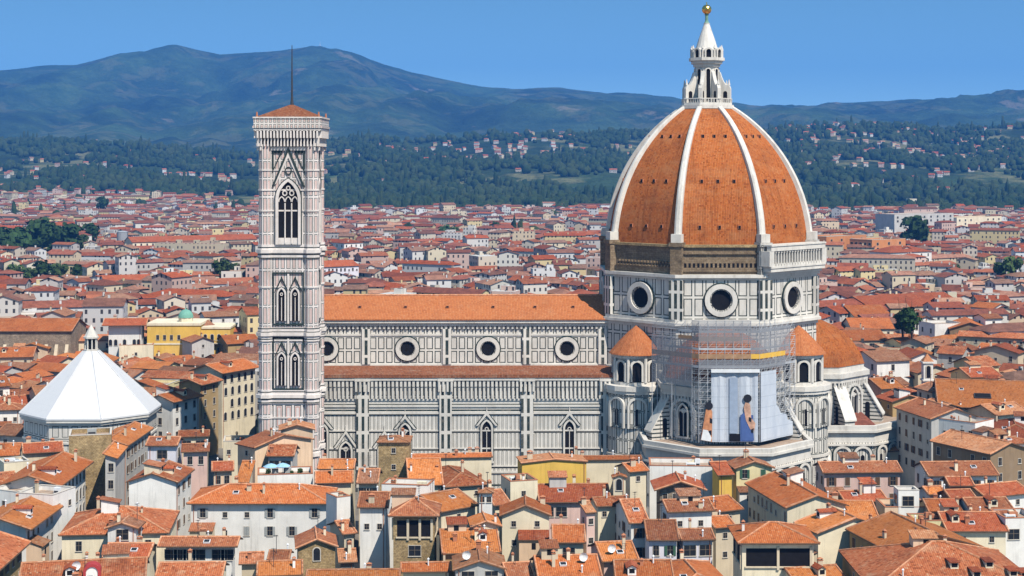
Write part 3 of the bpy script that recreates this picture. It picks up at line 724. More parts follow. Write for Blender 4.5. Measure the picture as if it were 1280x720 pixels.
    m = MB(); m.plate(f2, [(-1.2, 16.6), (6.2, 16.6), (6.0, 20.0), (4.0, 20.6), (3.4, 22.0), (1.0, 22.6), (.2, 24.0), (-.6, 24.6), (-1.2, 25.6)], 0, .08)
    tag(m.build("scaffold_sheet", SHEET), "torn pale sheet with stepped top edge hanging on the scaffolding's right side", "sheet")
scaffold()

# ------------------------------------------------------------------ bell tower
def bell_tower():
    t = thing("bell_tower", "square marble bell tower with tall gothic windows beside the cathedral nave", "bell tower", (-54.0, 393.3, 0)); t.scale = (.885, .885, 1)
    hb = 7.1; front = frame((0, -hb, 0), (0, -1, 0))
    sides = [frame((0, -hb, 0), (0, -1, 0)), frame((hb, 0, 0), (1, 0, 0)), frame((0, hb, 0), (0, 1, 0)), frame((-hb, 0, 0), (-1, 0, 0))]
    m = MB()
    for z0, z1, mi in ((0, 27.2, 1), (27.2, 61.3, 0), (61.3, 88, 0)): m.box(-hb, hb, -hb, hb, z0, z1, mi, skip='tb')
    m.build("tower_wall", [M_TOWER, M_TOWER2], t)
    m = MB()
    for sx in (-1, 1):
        for sy in (-1, 1):
            m = MB(); m.prism(octo(2.05, sx*6.2, sy*6.2), 0, 88, 0, top=False); m.build("corner_buttress", M_TOWER, t)
    def band(z0, z1, d, mt=M_TW, name="string_course"):
        m = MB(); e = hb+d
        m.box(-e, e, -e, e, z0, z1)
        for sx in (-1, 1):
            for sy in (-1, 1): m.prism(octo(2.05+d, sx*6.2, sy*6.2), z0-.01, z1+.01, 0, bot=True)
        m.build(name, mt, t)
    for z in (26.6, 41.6, 61.6): band(z, z+.8, .75); band(z-1.3, z, .35, M_TBAND); band(z+.8, z+2.0, .3, M_TBAND)
    for z in (21.6, 14, 53.2, 37.4, 71.6, 76.6, 81.4): band(z, z+.35, .22)
    band(12.5, 13.4, .5)
    # crown: corbels, parapet
    m = MB()
    for k, fr in enumerate(sides):
        for i in range(19):
            u = -8.1+i*.9
            m.plate(fr, [(u-.2, 87.3), (u+.2, 87.3), (u+.2, 90.6), (u-.2, 90.6)], 0, 1.5); m.rect(fr, u-.24, u+.24, 89.3, 91.0, 1.4, 2.1)
        m.rect(fr, -8.6, 8.6, 86.3, 87.1, 0, .45)
    m.build("corbel_row", M_TW, t)
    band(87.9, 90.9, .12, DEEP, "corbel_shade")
    m = MB(); e = 9.2
    m.box(-e, e, -e, e, 91.0, 91.7); m.box(-e-.25, e+.25, -e-.25, e+.25, 91.7, 92.2)
    m.box(-e, e, -e, e, 92.2, 92.9)
    for (x0, x1, y0, y1) in ((-e, e, -e, -e+.5), (-e, e, e-.5, e), (-e, -e+.5, -e+.5, e-.5), (e-.5, e, -e+.5, e-.5)): m.box(x0, x1, y0, y1, 92.9, 94.0)
    m.box(-e-.2, e+.2, -e-.2, -e+.7, 94.0, 94.4); m.box(-e-.2, e+.2, e-.7, e+.2, 94.0, 94.4); m.box(-e-.2, -e+.7, -e+.7, e-.7, 94.0, 94.4); m.box(e-.7, e+.2, -e+.7, e-.7, 94.0, 94.4)
    m.build("parapet", M_PAR, t)
    m = MB(); m.lathe([(12.4, 94.2), (12.2, 94.4), (.9, 97.5), (0, 97.6)], 4, 0, 0, pi/4); m.build("pyramid_roof", MATS["tiles_brown"], t)
    m = MB()
    for sx in (-1, 1):
        for sy in (-1, 1): m.tube((sx*8.4, sy*8.4, 94.4), (sx*8.4, sy*8.4, 95.6), .35, 6, 0, .2)
    m.build("corner_finial", TERRA, t)
    m = MB(); m.tube((0, 0, 97), (0, 0, 99.6), .55, 8, 0, .3); m.tube((0, 0, 99), (0, 0, 112.2), .3, 8, 0, .1); m.build("flagpole", IRON, t)
    wm = [M_TW, MATS["deep_green_marble"]]
    for fr in sides[:2]+sides[3:]:
        fw = lambda a, z, d, fr=fr: fr(a, z, d)
        # belfry: one tall three-light window under a gable
        a = arch(0, 63.6, 5.4, 15.2); m = MB()
        m.ring(fw, a, grow(a, .75), 0, .7); m.ring(fw, grow(a, .75), grow(a, 1.0), 0, .5, 1)
        g1 = [(3.9, 77.6), (0, 86.0), (-3.9, 77.6)]; g2 = [(4.5, 77.6), (0, 87.2), (-4.5, 77.6)]
        m.ring(fw, g1, g2, 0, .55, 1, closed=False); m.ring(fw, [(3.2, 78.4), (0, 84.6), (-3.2, 78.4)], [(3.9, 77.9), (0, 86.0), (-3.9, 77.9)], 0, .4, 0, closed=False)
        m.ring(fw, circ(0, 81.4, .7, 12), circ(0, 81.4, 1.0, 12), 0, .3, 1)
        for s in (-1, 1): m.ring(fw, [(s*2.3, 85.6), (s*4.0, 85.6), (s*4.0, 82.0)][::s], [(s*1.5, 86.3), (s*4.5, 86.3), (s*4.5, 80.6)][::s], 0, .25, 1)
        w = m.build("belfry_window", wm, t)
        m = MB(); m.plate(fw, a, .02, .06); m.build("opening", DEEP, w)
        m = MB()
        for u in (-.9, .9): m.tube(fw(u, 63.8, .3), fw(u, 73.6, .3), .2, 7)
        for u in (-1.8, 0, 1.8):
            b = arch(u, 72.6, 1.35, 2.4); m.ring(fw, b[2:], grow(b, .28)[2:], .08, .4, 0, closed=False)
        for u in (-.95, .95): m.ring(fw, circ(u, 76.0, .42, 10), circ(u, 76.0, .72, 10), .08, .4)
        m.ring(fw, circ(0, 77.2, .35, 10), circ(0, 77.2, .62, 10), .08, .4)
        m.rect(fw, -2.7, 2.7, 63.6, 65.2, .08, .3)
        m.build("tracery", M_TW, w)
        for z0 in (44.2, 28.6):
            for u in (-1.85, 1.85):
                a = arch(u, z0+1.0, 1.75, 7.7); m = MB()
                m.ring(fw, a, grow(a, .42), 0, .55); m.ring(fw, grow(a, .42), grow(a, .6), 0, .4, 1)
                zt = z0+8.7; m.ring(fw, [(u+1.5, zt-.4), (u, zt+2.3), (u-1.5, zt-.4)], [(u+1.8, zt-.4), (u, zt+3.0), (u-1.8, zt-.4)], 0, .4, 1, closed=False)
                w = m.build("twin_light_window", wm, t)
                m = MB(); m.plate(fw, a, .02, .05); m.build("opening", DEEP, w)
                m = MB(); m.tube(fw(u, z0+1, .25), fw(u, z0+6.6, .25), .13, 6); m.ring(fw, circ(u, z0+7.4, .22, 8), circ(u, z0+7.4, .42, 8), .05, .35); m.build("colonette", M_TW, w)
            m = MB(); m.ring(fw, [(-3.9, z0+.3), (3.9, z0+.3), (3.9, z0+12.3), (-3.9, z0+12.3)], [(-4.3, z0-.1), (4.3, z0-.1), (4.3, z0+12.7), (-4.3, z0+12.7)], 0, .35, 1)
            m.rect(fw, -.25, .25, z0+.3, z0+12.3, 0, .4, 0); m.build("window_surround", wm, t)
bell_tower()

# ------------------------------------------------------------------ baptistery
def baptistery():
    c = Vector((-108.2, 412, 0)); r = 17.6; ez = 19.6
    t = thing("baptistery", "octagonal baptistery with a white pyramid roof and small lantern", "baptistery", c)
    M_BAP = marble("marble_baptistery", 2.4, 3.6, .4, .16, vo=-.5, hl=.1)
    m = MB(); m.prism(octo(r-.9), 0, 18.8, 0, top=False); m.build("wall", M_BAP, t)
    m = MB()
    for rr, z0, z1 in ((r-.3, 18.4, 19.0), (r+.1, 19.0, 19.7), (r-.55, 13.6, 14.1), (r-.55, 6.6, 7.1)): m.prism(octo(rr), z0, z1, 0, bot=True)
    m.build("cornice", M_WHITE, t)
    g = G("white_marble_roof", .5); u, v = g.uv(); p = g.pos()
    slab = g.m('LESS_THAN', g.m('FRACT', g.m('DIVIDE', v, 1.6)), .04)
    st = g.ramp(g.noise(g.scl(p, .5, .5, .12), 1.2, 4, .7), .55, .8, 0, .35)
    g.out(g.mix(st, g.mix(g.m('MULTIPLY', slab, .15), (.56, .56, .57), (.33, .33, .33)), (.34, .34, .35)))
    m = MB(); m.lathe([(r+.3, 19.7), (r+.25, 20.1), (1.9, 35.0)], 8, 0, 0, pi/8, 0, True); rf = m.build("pyramid_roof", g.mat, t)
    for k in range(8):
        d = dirv(pi/8+k*pi/4); m = MB(); m.tube(d*(r+.2)+Z*20.1, d*2.0+Z*35.05, .16, 5); m.build("hip_ridge", g.mat, rf)
    m = MB(); m.prism(octo(1.9), 34.6, 35.4, 0); m.prism(octo(1.0), 35.4, 38.2, 1, top=False)
    for k in range(8):
        d = dirv(pi/8+k*pi/4)*1.45; m.tube(d+Z*35.4, d+Z*38.2, .2, 6)
    m.prism(octo(1.95), 38.2, 38.6, 0, bot=True); m.lathe([(1.8, 38.6), (.9, 40.2), (.12, 41.6), (0, 41.7)], 8, 0, 0, pi/8); m.build("lantern", [M_WHITE, DEEP], t)
    for k in range(8):
        n = dirv(k*pi/4); fr = frame(n*(r-.9)*math.cos(pi/8), n)
        for u in (-4.2, 0, 4.2):
            m = MB(); ar = arch(u, 7.6, 2.8, 5.0, False); m.ring(fr, ar, grow(ar, .4), 0, .3); m.plate(fr, arch(u, 8.2, .9, 2.8, False, 4), 0, .05, 1); m.build("blind_arch", [M_WHITE, DEEP], t)
baptistery()
# ------------------------------------------------------------------ houses: shared pieces
random.seed(5)
def window_mesh(w, h, sh=None, arch_=False, frame_=True):
    """pale stone surround, dark panes with a cross bar, sill; faces -y"""
    m = MB(); fr = frame((0, 0, 0), (0, -1, 0)); t = .09
    if arch_:
        a = arch(0, 0, w, h, False, 4); m.ring(fr, a, grow(a, .16), 0, .09, 0); m.plate(fr, a, 0, .02, 1)
    else:
        m.rect(fr, -w/2, w/2, 0, h, 0, .02, 1)
        if frame_:
            for u0, u1, z0, z1 in ((-w/2-t, -w/2, 0, h), (w/2, w/2+t, 0, h), (-w/2-t, w/2+t, h, h+t)): m.rect(fr, u0, u1, z0, z1, 0, .07, 0)
        m.rect(fr, -.035, .035, 0, h, .02, .05, 2); m.rect(fr, -w/2, w/2, h*.55, h*.55+.06, .02, .045, 2)
    m.rect(fr, -w/2-t-.05, w/2+t+.05, -.13, 0, 0, .16, 0)
    return m.mesh("window", [SURR, GLASS, SASH])
def shutter_mesh(w, h, mt, closed=False):
    m = MB(); fr = frame((0, 0, 0), (0, -1, 0)); s = w/2
    for sg in (closed,):
        u0, u1 = (sg*s, sg*2*s) if abs(sg) == 1 else (0, sg/2*s)
        u0, u1 = min(u0, u1)+.02, max(u0, u1)-.02
        m.rect(fr, u0, u1, .02, h-.02, .075 if abs(closed) == 1 else .055, .13, 0)
        for i in range(5): m.rect(fr, u0+.08, u1-.08, .15+i*h*.19, .15+i*h*.19+.06, .13, .15, 0)
    return m.mesh("shutter", mt)
WIN = {'n': window_mesh(1.05, 1.8), 's': window_mesh(.85, 1.05), 'a': window_mesh(1.2, 2.3, arch_=True), 'l': window_mesh(2.2, 1.9), 'p': window_mesh(1.0, 1.6, frame_=False)}
WSZ = {'n': (1.05, 1.8), 's': (.85, 1.05), 'a': (1.2, 2.3), 'l': (2.2, 1.9), 'p': (1.0, 1.6)}
SHUT = {('n', k, c): shutter_mesh(1.05, 1.8, mt, c) for k, mt in (('g', SH_G), ('b', SH_B), ('y', SH_S)) for c in (-1, 1, -2, 2)}
def chimney_meshes():
    out = []
    for w, d, h, mt in ((.7, .7, 1.7, W['cream']), (1.2, .55, 1.2, W['tan']), (.6, .6, 2.2, W['tan']), (.9, .7, 1.0, TERRA), (.5, .5, 1.3, W['white'])):
        m = MB(); m.box(-w/2, w/2, -d/2, d/2, -1.2, h, 0, skip='b'); m.box(-w/2-.1, w/2+.1, -d/2-.1, d/2+.1, h, h+.12, 1)
        for s in (-1, 1): m.box(s*w*.38-.07, s*w*.38+.07, -d*.4, d*.4, h+.12, h+.45, 1)
        a = [(-w/2-.15, -d/2-.15, h+.42), (w/2+.15, -d/2-.15, h+.42), (w/2+.15, d/2+.15, h+.42), (-w/2-.15, d/2+.15, h+.42)]
        for i in range(4): m.poly([a[i], a[(i+1) % 4], (0, 0, h+.8)], 1)
        m.poly(a[::-1], 1); out.append(m.mesh("chimney", [mt, TERRA]))
    return out
CHIM = chimney_meshes()
def antenna_mesh():
    m = MB(); m.tube((0, 0, -.3), (0, 0, 3.2), .055, 5)
    for z, l in ((3.1, .9), (2.7, 1.1), (2.2, .7)): m.tube((-l/2, 0, z), (l/2, 0, z), .025, 4)
    for i in range(5): m.tube((-.4+i*.2, -.3, 3.1), (-.4+i*.2, .3, 3.1), .02, 4)
    return m.mesh("antenna", IRON)
ANT = antenna_mesh()
def dish_mesh():
    m = MB(); m.tube((0, 0, -.4), (0, 0, .7), .05, 5, 1); c = []
    for j in range(5):
        r = .75*j/4; c.append([Vector((r*math.cos(2*pi*i/14), -.55+.35*(r/.75)**2*-1+.35, .75+r*math.sin(2*pi*i/14))) for i in range(14)])
    for a, b in zip(c, c[1:]):
        for i in range(14): m.poly([a[i], b[i], b[(i+1) % 14], a[(i+1) % 14]], 0); m.poly([a[(i+1) % 14]-Vector((0, -.03, 0)), b[(i+1) % 14]-Vector((0, -.03, 0)), b[i]-Vector((0, -.03, 0)), a[i]-Vector((0, -.03, 0))], 0)
    m.tube((0, -.5, .75), (0, -1.0, .75), .03, 4, 1)
    return m.mesh("satellite_dish", [PALE, IRON])
DISH = dish_mesh()
def skylight_mesh():
    m = MB(); m.box(-.6, .6, -.5, .5, -.1, .25, 0, skip='b'); m.box(-.48, .48, -.4, .4, .25, .28, 1); return m.mesh("skylight", [PALE, GLASS])
SKYL = skylight_mesh()

def dormer_meshes():
    out = []
    for wm in (W['cream'], W['white']):
        m = MB(); m.box(-.7, .7, -1.0, 1.8, -.7, .95, 0, skip='b'); m.box(-.45, .45, -1.03, -1.0, .05, .8, 1)
        for sg in (-1, 1):
            a = [(0, -1.25, 1.45), (0, 2.6, 1.45), (sg*1.0, 2.6, .95), (sg*1.0, -1.25, .95)]; m.poly(a if sg < 0 else a[::-1], 2); m.poly([(p[0], p[1], p[2]-.1) for p in (a[::-1] if sg < 0 else a)], 2)
        m.poly([(-.7, -1, .95), (.7, -1, .95), (0, -1, 1.35)], 0); out.append(m.mesh("dormer", [wm, DEEP, TL[1]]))
    return out
DORM = dormer_meshes()
_m = MB(); _m.tube((0, 0, -.3), (0, 0, 1.1), .12, 7); _m.tube((0, 0, 1.1), (0, 0, 1.35), .24, 7, 0, .05); FLUE = _m.mesh("flue_pipe", PALE)
FOOT = []                                  # footprints already taken: centre, half sizes, angle
def overlaps(cx, cy, w, d, a, pad=.5):
    r = math.hypot(w, d)/2
    for (x, y, w2, d2, a2) in FOOT:
        if (cx-x)**2+(cy-y)**2 > (r+math.hypot(w2, d2)/2)**2: continue
        sep = False
        for ang in (a, a2):
            for ax in ((math.cos(ang), math.sin(ang)), (-math.sin(ang), math.cos(ang))):
                def ext(ww, dd, aa): return ww/2*abs(ax[0]*math.cos(aa)+ax[1]*math.sin(aa))+dd/2*abs(-ax[0]*math.sin(aa)+ax[1]*math.cos(aa))
                if abs((x-cx)*ax[0]+(y-cy)*ax[1]) > ext(w, d, a)+ext(w2, d2, a2)-pad: sep = True; break
            if sep: break
        if not sep: return True
    return False

def roof_geo(w, d, z, kind, pitch, oh, tile_caps=True):
    """-> roof mesh, wall gables [(polygon)], height function"""
    m = MB(); x, y = w/2, d/2; t = .22
    def slab(pts):
        a = [Vector(p) for p in pts]; b = [p-Z*t for p in a]
        m.poly(a, 0); m.poly(b[::-1], 1)
        for i in range(len(a)): m.poly([b[i], b[(i+1) % len(a)], a[(i+1) % len(a)], a[i]], 1)
    gab = []; hf = lambda X, Y: z
    if tile_caps and kind in ('gx', 'hip', 'shed'): m.tube((-x, -y-.08, z-.12), (x, -y-.08, z-.12), .11, 5, 1)
    def cap(a, b): 
        if tile_caps: m.tube(a, b, .2, 5, 2)
    if kind == 'gx':
        r = pitch*y; zr = z+r
        hf = lambda X, Y: zr-abs(Y)*pitch
        slab([(-x, -y, z), (x, -y, z), (x, 0, zr), (-x, 0, zr)]); slab([(x, y, z), (-x, y, z), (-x, 0, zr), (x, 0, zr)])
        cap((-x, 0, zr+.05), (x, 0, zr+.05))
        for s in (-1, 1): cap((s*(x-.15), -y, z+.03), (s*(x-.15), 0, zr+.03))
        i = x-oh; j = y-oh; zi = z+oh*pitch-t
        gab = [[(i, -j, zi), (i, j, zi), (i, 0, zr-t)], [(-i, j, zi), (-i, -j, zi), (-i, 0, zr-t)]]; zw = zi
    elif kind == 'gy':
        r = pitch*x; zr = z+r
        hf = lambda X, Y: zr-abs(X)*pitch
        slab([(x, -y, z), (x, y, z), (0, y, zr), (0, -y, zr)]); slab([(-x, y, z), (-x, -y, z), (0, -y, zr), (0, y, zr)])
        cap((0, -y, zr+.05), (0, y, zr+.05))
        for s in (-1, 1): cap((s*x, -y+.15, z+.03), (0, -y+.15, zr+.03))
        i = x-oh; j = y-oh; zi = z+oh*pitch-t
        gab = [[(-i, -j, zi), (i, -j, zi), (0, -j, zr-t)], [(i, j, zi), (-i, j, zi), (0, j, zr-t)]]; zw = zi
    elif kind in ('hip', 'pyr'):
        k = min(x, y); r = pitch*k; zr = z+r
        if x >= y: A, B = Vector((-(x-y), 0, zr)), Vector((x-y, 0, zr))
        else: A, B = Vector((0, -(y-x), zr)), Vector((0, y-x, zr))
        c = [Vector((-x, -y, z)), Vector((x, -y, z)), Vector((x, y, z)), Vector((-x, y, z))]
        if x >= y: fs = [[c[0], c[1], B, A], [c[1], c[2], B], [c[2], c[3], A, B], [c[3], c[0], A]]
        else: fs = [[c[0], c[1], A], [c[1], c[2], B, A], [c[2], c[3], B], [c[3], c[0], A, B]]
        for f in fs:
            q = [f[0]]
            for p in f[1:]:
                if (p-q[-1]).length > 1e-4: q.append(p)
            if (q[0]-q[-1]).length < 1e-4: q.pop()
            m.poly(q, 0)
        e = [p-Z*t for p in c]; m.poly(e[::-1], 1)
        for i in range(4): m.poly([e[i], e[(i+1) % 4], c[(i+1) % 4], c[i]], 1)
        if (A-B).length > .1: cap(A+Z*.05, B+Z*.05)
        for p in c: cap(p+Z*.03, (A if (p-A).length < (p-B).length else B)+Z*.03)
        hf = lambda X, Y: z+pitch*min(x-abs(X), y-abs(Y)); zw = z-t
    elif kind == 'shed':
        zr = z+pitch*d
        slab([(-x, -y, z), (x, -y, z), (x, y, zr), (-x, y, zr)]); cap((-x, y-.1, zr+.05), (x, y-.1, zr+.05))
        hf = lambda X, Y: z+(Y+y)*pitch
        i = x-oh; j = y-oh; zi = z+oh*pitch-t; zb = zr-oh*pitch-t
        gab = [[(i, -j, zi), (i, j, zi), (i, j, zb)], [(-i, j, zi), (-i, -j, zi), (-i, j, zb)], [(i, j, zi), (-i, j, zi), (-i, j, zb), (i, j, zb)]]; zw = zi
    else:                                   # flat terrace behind a parapet
        zf = z-.95
        m.poly([(-x, -y, zf+.02), (x, -y, zf+.02), (x, y, zf+.02), (-x, y, zf+.02)], 0)
        hf = lambda X, Y: zf; zw = zf
    return m, gab, zw, hf

def build_house(label, c, w, d, ang, z, kind, pitch, wall, roofm, oh=.55, rows=2, wins='n', shut=None, chim=1, near=True, side_w=True, group=None,
                cat="house", name="house", nwin=None, ant=False, dish=False, pipe=False, every=3.3, seed=0, top_gap=1.1, faces=None):
    rnd = random.Random(seed or hash((round(c.x, 1), round(c.y, 1))))
    t = thing(name, label, cat, (c.x, c.y, 0), ang, group)
    FOOT.append((c.x, c.y, w, d, ang))
    if kind == 'flat': oh = 0
    if roofm == 0 and near: roofm = rnd.choice((0, 0, 4, 6)) if 'orange' in label else rnd.choice((0, 0, 0, 2, 3, 4, 5, 6, 6, 7))
    rm, gab, zw, hf = roof_geo(w, d, z, kind, pitch, oh, near)
    x, y = w/2-oh, d/2-oh
    m = MB(); m.box(-x, x, -y, y, 0, zw, 0, skip='b' if kind == 'flat' else 'tb')
    for g in gab: m.poly(g, 0)
    if kind == 'flat':
        for (a, b, e, f) in ((-x, x, -y, -y+.3), (-x, x, y-.3, y), (-x, -x+.3, -y+.3, y-.3), (x-.3, x, -y+.3, y-.3)):
            m.box(a, b, e, f, zw, z, 0, skip='b'); m.box(a-.06, b+.06, e-.06, f+.06, z, z+.12, 1)
    m.build("wall", [W[wall], TERRA if rnd.random() < .5 else SURR], t)
    rf = rm.build("terrace" if kind == 'flat' else "roof", [TL[roofm] if kind != 'flat' else PAVE, WOOD, RIDGE], t)
    # windows on the walls the street side shows
    ca, sa = math.cos(ang), math.sin(ang)
    walls = [(w, -y, 0), (d, x, pi/2), (w, -y, pi), (d, x, -pi/2)]
    total = 0
    for k, (L, off, rot) in enumerate(((w-2*oh, y, 0), (d-2*oh, x, pi/2), (w-2*oh, y, pi), (d-2*oh, x, -pi/2))):
        if faces is not None and k not in faces: continue
        n = Vector((math.sin(ang+rot), -math.cos(ang+rot), 0)); ctr = c+n*off
        vis = n.dot((Vector((0, 0, 0))-ctr).normalized())
        if vis < .16 or wins is None: continue
        if k in (1, 3) and not side_w: continue
        if k and vis < .3 and not near: continue
        wk = wins; ws, hs = WSZ[wk]; nn = max(1, int((L-1.0)/every)) if nwin is None or k else nwin
        if k in (1, 3) and nwin is None: nn = max(1, int(nn*.7))
        for r in range(rows):
            zz = zw-top_gap-hs-r*3.6
            if zz < 1 or (not near and total > 9): break
            for i in range(nn):
                if nn > 2 and rnd.random() < .08: continue
                u = (i+.5)/nn*L-L/2+rnd.uniform(-.15, .15)
                T = Matrix.Rotation(rot, 4, 'Z') @ Matrix.Translation((u, -off, zz))
                wk = 's' if wins == 'n' and rnd.random() < .16 else wins
                wo_ = link("window", WIN[wk], t); wo_.matrix_local = T; total += 1
                sc = shut if shut and shut in 'gby' else None
                if sc and wk == 'n' and near and rnd.random() < .85:
                    j = rnd.choice((1, 1, 2))
                    for e in (-j, j): link("shutter", SHUT[('n', sc, e)], wo_)
    # chimneys, aerials, pipes
    for i in range(chim):
        X, Y = rnd.uniform(-.38, .38)*w, rnd.uniform(-.38, .38)*d
        ch = link("chimney", rnd.choice(CHIM), rf, (X, Y, hf(X, Y)+.1), rnd.uniform(-.05, .05)); q = rnd.uniform(.6, .95); ch.scale = (q, q, q)
    if near and kind == 'flat' and w > 5:
        for i in range(rnd.randint(1, 3)):
            X, Y = rnd.uniform(-.35, .35)*w, rnd.uniform(-.2, .35)*d; a = rnd.uniform(.4, 1.1); m = MB(); m.box(X-a, X+a, Y-.5, Y+.5, zw+.02, zw+rnd.uniform(.7, 1.6), 0, skip='b'); m.box(X-a*.8, X+a*.8, Y-.53, Y-.5, zw+.2, zw+.6, 1); m.build('vent_box', [rnd.choice((PALE, W['cream'], TERRA, SH_S)), IRON], rf)
    if near and kind != 'flat':
        slope = math.atan(pitch)
        if w*d > 55 and rnd.random() < .45 and kind in ('gx', 'hip', 'shed'):
            X, Y = rnd.uniform(-.25, .25)*w, -rnd.uniform(.18, .3)*d; so_ = link("skylight", SKYL, rf, (X, Y, hf(X, Y)+.03)); so_.rotation_euler = (slope, 0, 0)
        if w*d > 90 and rnd.random() < .4 and kind == 'gx':
            X, Y = rnd.uniform(-.3, .3)*w, -.2*d; link("dormer", DORM[rnd.randrange(2)], rf, (X, Y, hf(X, Y)))
        if rnd.random() < .6:
            X, Y = rnd.uniform(-.4, .4)*w, rnd.uniform(-.4, .4)*d; link("flue_pipe", FLUE, rf, (X, Y, hf(X, Y)))
        if w > 9 and d > 7 and kind in ('gx', 'hip') and rnd.random() < .5:        # a little roof room with its own sloping roof
            X, Y = rnd.uniform(-.3, .3)*w, rnd.uniform(.0, .2)*d; a, b, e = rnd.uniform(1.2, 2.2), rnd.uniform(1.1, 1.8), rnd.uniform(1.1, 1.9); q = hf(X, Y); q2 = q-1.6
            m = MB(); m.box(X-a, X+a, Y-b, Y+b, q2, q+e, 0, skip='b'); c4 = [(X-a-.25, Y-b-.3, q+e), (X+a+.25, Y-b-.3, q+e), (X+a+.25, Y+b+.3, q+e+.75), (X-a-.25, Y+b+.3, q+e+.75)]
            m.poly([(X-a, Y-b, q+e), (X-a, Y+b, q+e), (X-a, Y+b, q+e+.6)][::-1], 0); m.poly([(X+a, Y-b, q+e), (X+a, Y+b, q+e), (X+a, Y+b, q+e+.6)], 0)
            m.poly(c4, 1); m.poly([(p[0], p[1], p[2]-.14) for p in c4][::-1], 2); m.poly([(*c4[0][:2], c4[0][2]-.14), (*c4[1][:2], c4[1][2]-.14), c4[1], c4[0]], 2)
            if rnd.random() < .7: u = rnd.uniform(-.4, .4); m.box(X+u-.45, X+u+.45, Y-b-.03, Y-b, q+e-1.2, q+e-.25, 3)
            m.build("roof_room", [W[rnd.choice(('cream', 'white', 'tan', 'peach', 'grey'))], TL[rnd.choice((1, 2, 3, 5, 7))], WOOD, DEEP], rf)
        if w > 8 and zw > 12 and rnd.random() < .5 and wins not in ('l', 'a'):      # a lower lean-to against the front wall
            a = rnd.uniform(1.6, 3.0); X = rnd.choice((-1, 1))*(x-a-.2); b = rnd.uniform(1.8, 3.0); q = zw-rnd.uniform(3.2, 5.0)
            m = MB(); m.box(X-a, X+a, -y-b, -y, 0, q, 0, skip='tbk'); c4 = [(X-a-.2, -y-b-.35, q), (X+a+.2, -y-b-.35, q), (X+a+.2, -y, q+.4*b), (X-a-.2, -y, q+.4*b)]
            m.poly([(X-a, -y-b, q), (X-a, -y, q), (X-a, -y, q+.38*b)][::-1], 0); m.poly([(X+a, -y-b, q), (X+a, -y, q), (X+a, -y, q+.38*b)], 0)
            m.poly(c4, 1); m.poly([(p[0], p[1], p[2]-.14) for p in c4][::-1], 2); m.poly([(*c4[0][:2], c4[0][2]-.14), (*c4[1][:2], c4[1][2]-.14), c4[1], c4[0]], 2)
            m.box(X-.4, X+.4, -y-b-.03, -y-b, q-1.9, q-.7, 3)
            m.build("lean_to", [W[rnd.choice(('cream', 'white', 'tan', 'peach'))], TL[rnd.choice((0, 1, 2, 3, 5, 7))], WOOD, DEEP], t)
        ant = ant or rnd.random() < .5; pipe = pipe or rnd.random() < .45
    if ant:
        X, Y = rnd.uniform(-.3, .3)*w, rnd.uniform(-.3, .3)*d; link("antenna", ANT, t, (X, Y, hf(X, Y)), rnd.uniform(0, 3))
    if dish:
        X, Y = rnd.uniform(-.3, .3)*w, rnd.uniform(-.35, 0)*d; link("satellite_dish", DISH, t, (X, Y, hf(X, Y)+.3), rnd.uniform(-.5, .9)-ang)
    if pipe:
        m = MB(); u = (x-.5)*(1 if rnd.random() < .5 else -1); m.tube((u, -y-.1, 0), (u, -y-.1, zw), .07, 6); m.build("downpipe", TERRA, t)
    t['hf'] = 0; del t['hf']
    return t, rf, hf

def house(label, ax, ay, bx, by, z, kind='gx', yr=None, D=None, wall='white', roof=0, pitch=.33, **kw):
    """front eave from photo point a to b at height z; yr = row of the ridge, or D = depth"""
    A, B = P(ax, ay, z), P(bx, by, z); d2 = B-A; w = d2.length; ang = math.atan2(d2.y, d2.x)
    if D is None:
        Y = (A.y+B.y)/2; num = F*(H-z)-(yr-HY)*Y; h = num/((yr-HY)+F*pitch); D = h if kind == 'shed' else 2*h
        D = max(3.5, min(34, D))
    nrm = Vector((-math.sin(ang), math.cos(ang), 0)); c = (A+B)/2+nrm*(D/2); c.z = 0
    kw.setdefault('seed', int(ax*7+ay*13)+1)
    return build_house(label, c, w, D, ang, z, kind, pitch, wall, roof, **kw)
FOOT += [(DX-37, DY, 150, 48, 0), (DX+15, DY, 80, 112, 0), (-53.6, 394, 18, 18, 0), (-105.5, 412, 38, 38, 0)]
GF = "houses of the old town in front of the cathedral"
hs = house
# ---- left foreground street
hs("orange roofed house cut by the left edge, its shaded wall facing the alley", -20, 730, 39, 677, 16, D=12, wall='ochre', rows=3, oh=1.3, chim=2, group=GF, shut='b')
hs("house with deep blue shaded street wall between two stepped orange roofs at far left", 39, 662, 79, 632.5, 17, D=12, wall='white', rows=4, every=2.6, oh=1.4, group=GF, chim=1, side_w=False)
hs("three storey house whose shaded wall and sloping roof touch the brown stone tower", 76, 608, 117, 577, 19, D=13, wall='white', rows=4, oh=1.4, every=2.5, wins='a', group=GF, chim=2)
hs("white roof terrace block left of the brown stone tower", 22, 616, 66, 619, 19.5, 'flat', D=8, wall='white', rows=1, wins='s', nwin=1, group=GF, chim=1)
hs("small white flat topped block at the far left edge of the rooftops", -12, 611, 21, 615, 19.2, 'flat', D=8, wall='white', rows=1, wins='s', nwin=1, group=GF, chim=0)
hs("square brown rubble tower with flat top standing before the baptistery", 86, 545, 139, 543, 24, 'flat', D=9, wall='stone', rows=2, wins='s', nwin=1, group=None, name="stone_tower", cat="tower", chim=0, faces=(1,), every=6)
hs("little cream hut on top of the flat brown tower before the baptistery", 92, 532, 124, 533, 25.4, 'flat', D=5, wall='cream', rows=1, wins=None, group=None, name="roof_hut", cat="hut", chim=1) if False else None
hs("tall house with bright orange roof right of the brown tower", 160, 557, 192, 535, 20, D=9, wall='grey', roof=4, rows=4, every=3, wins='n', shut='b', group=GF)
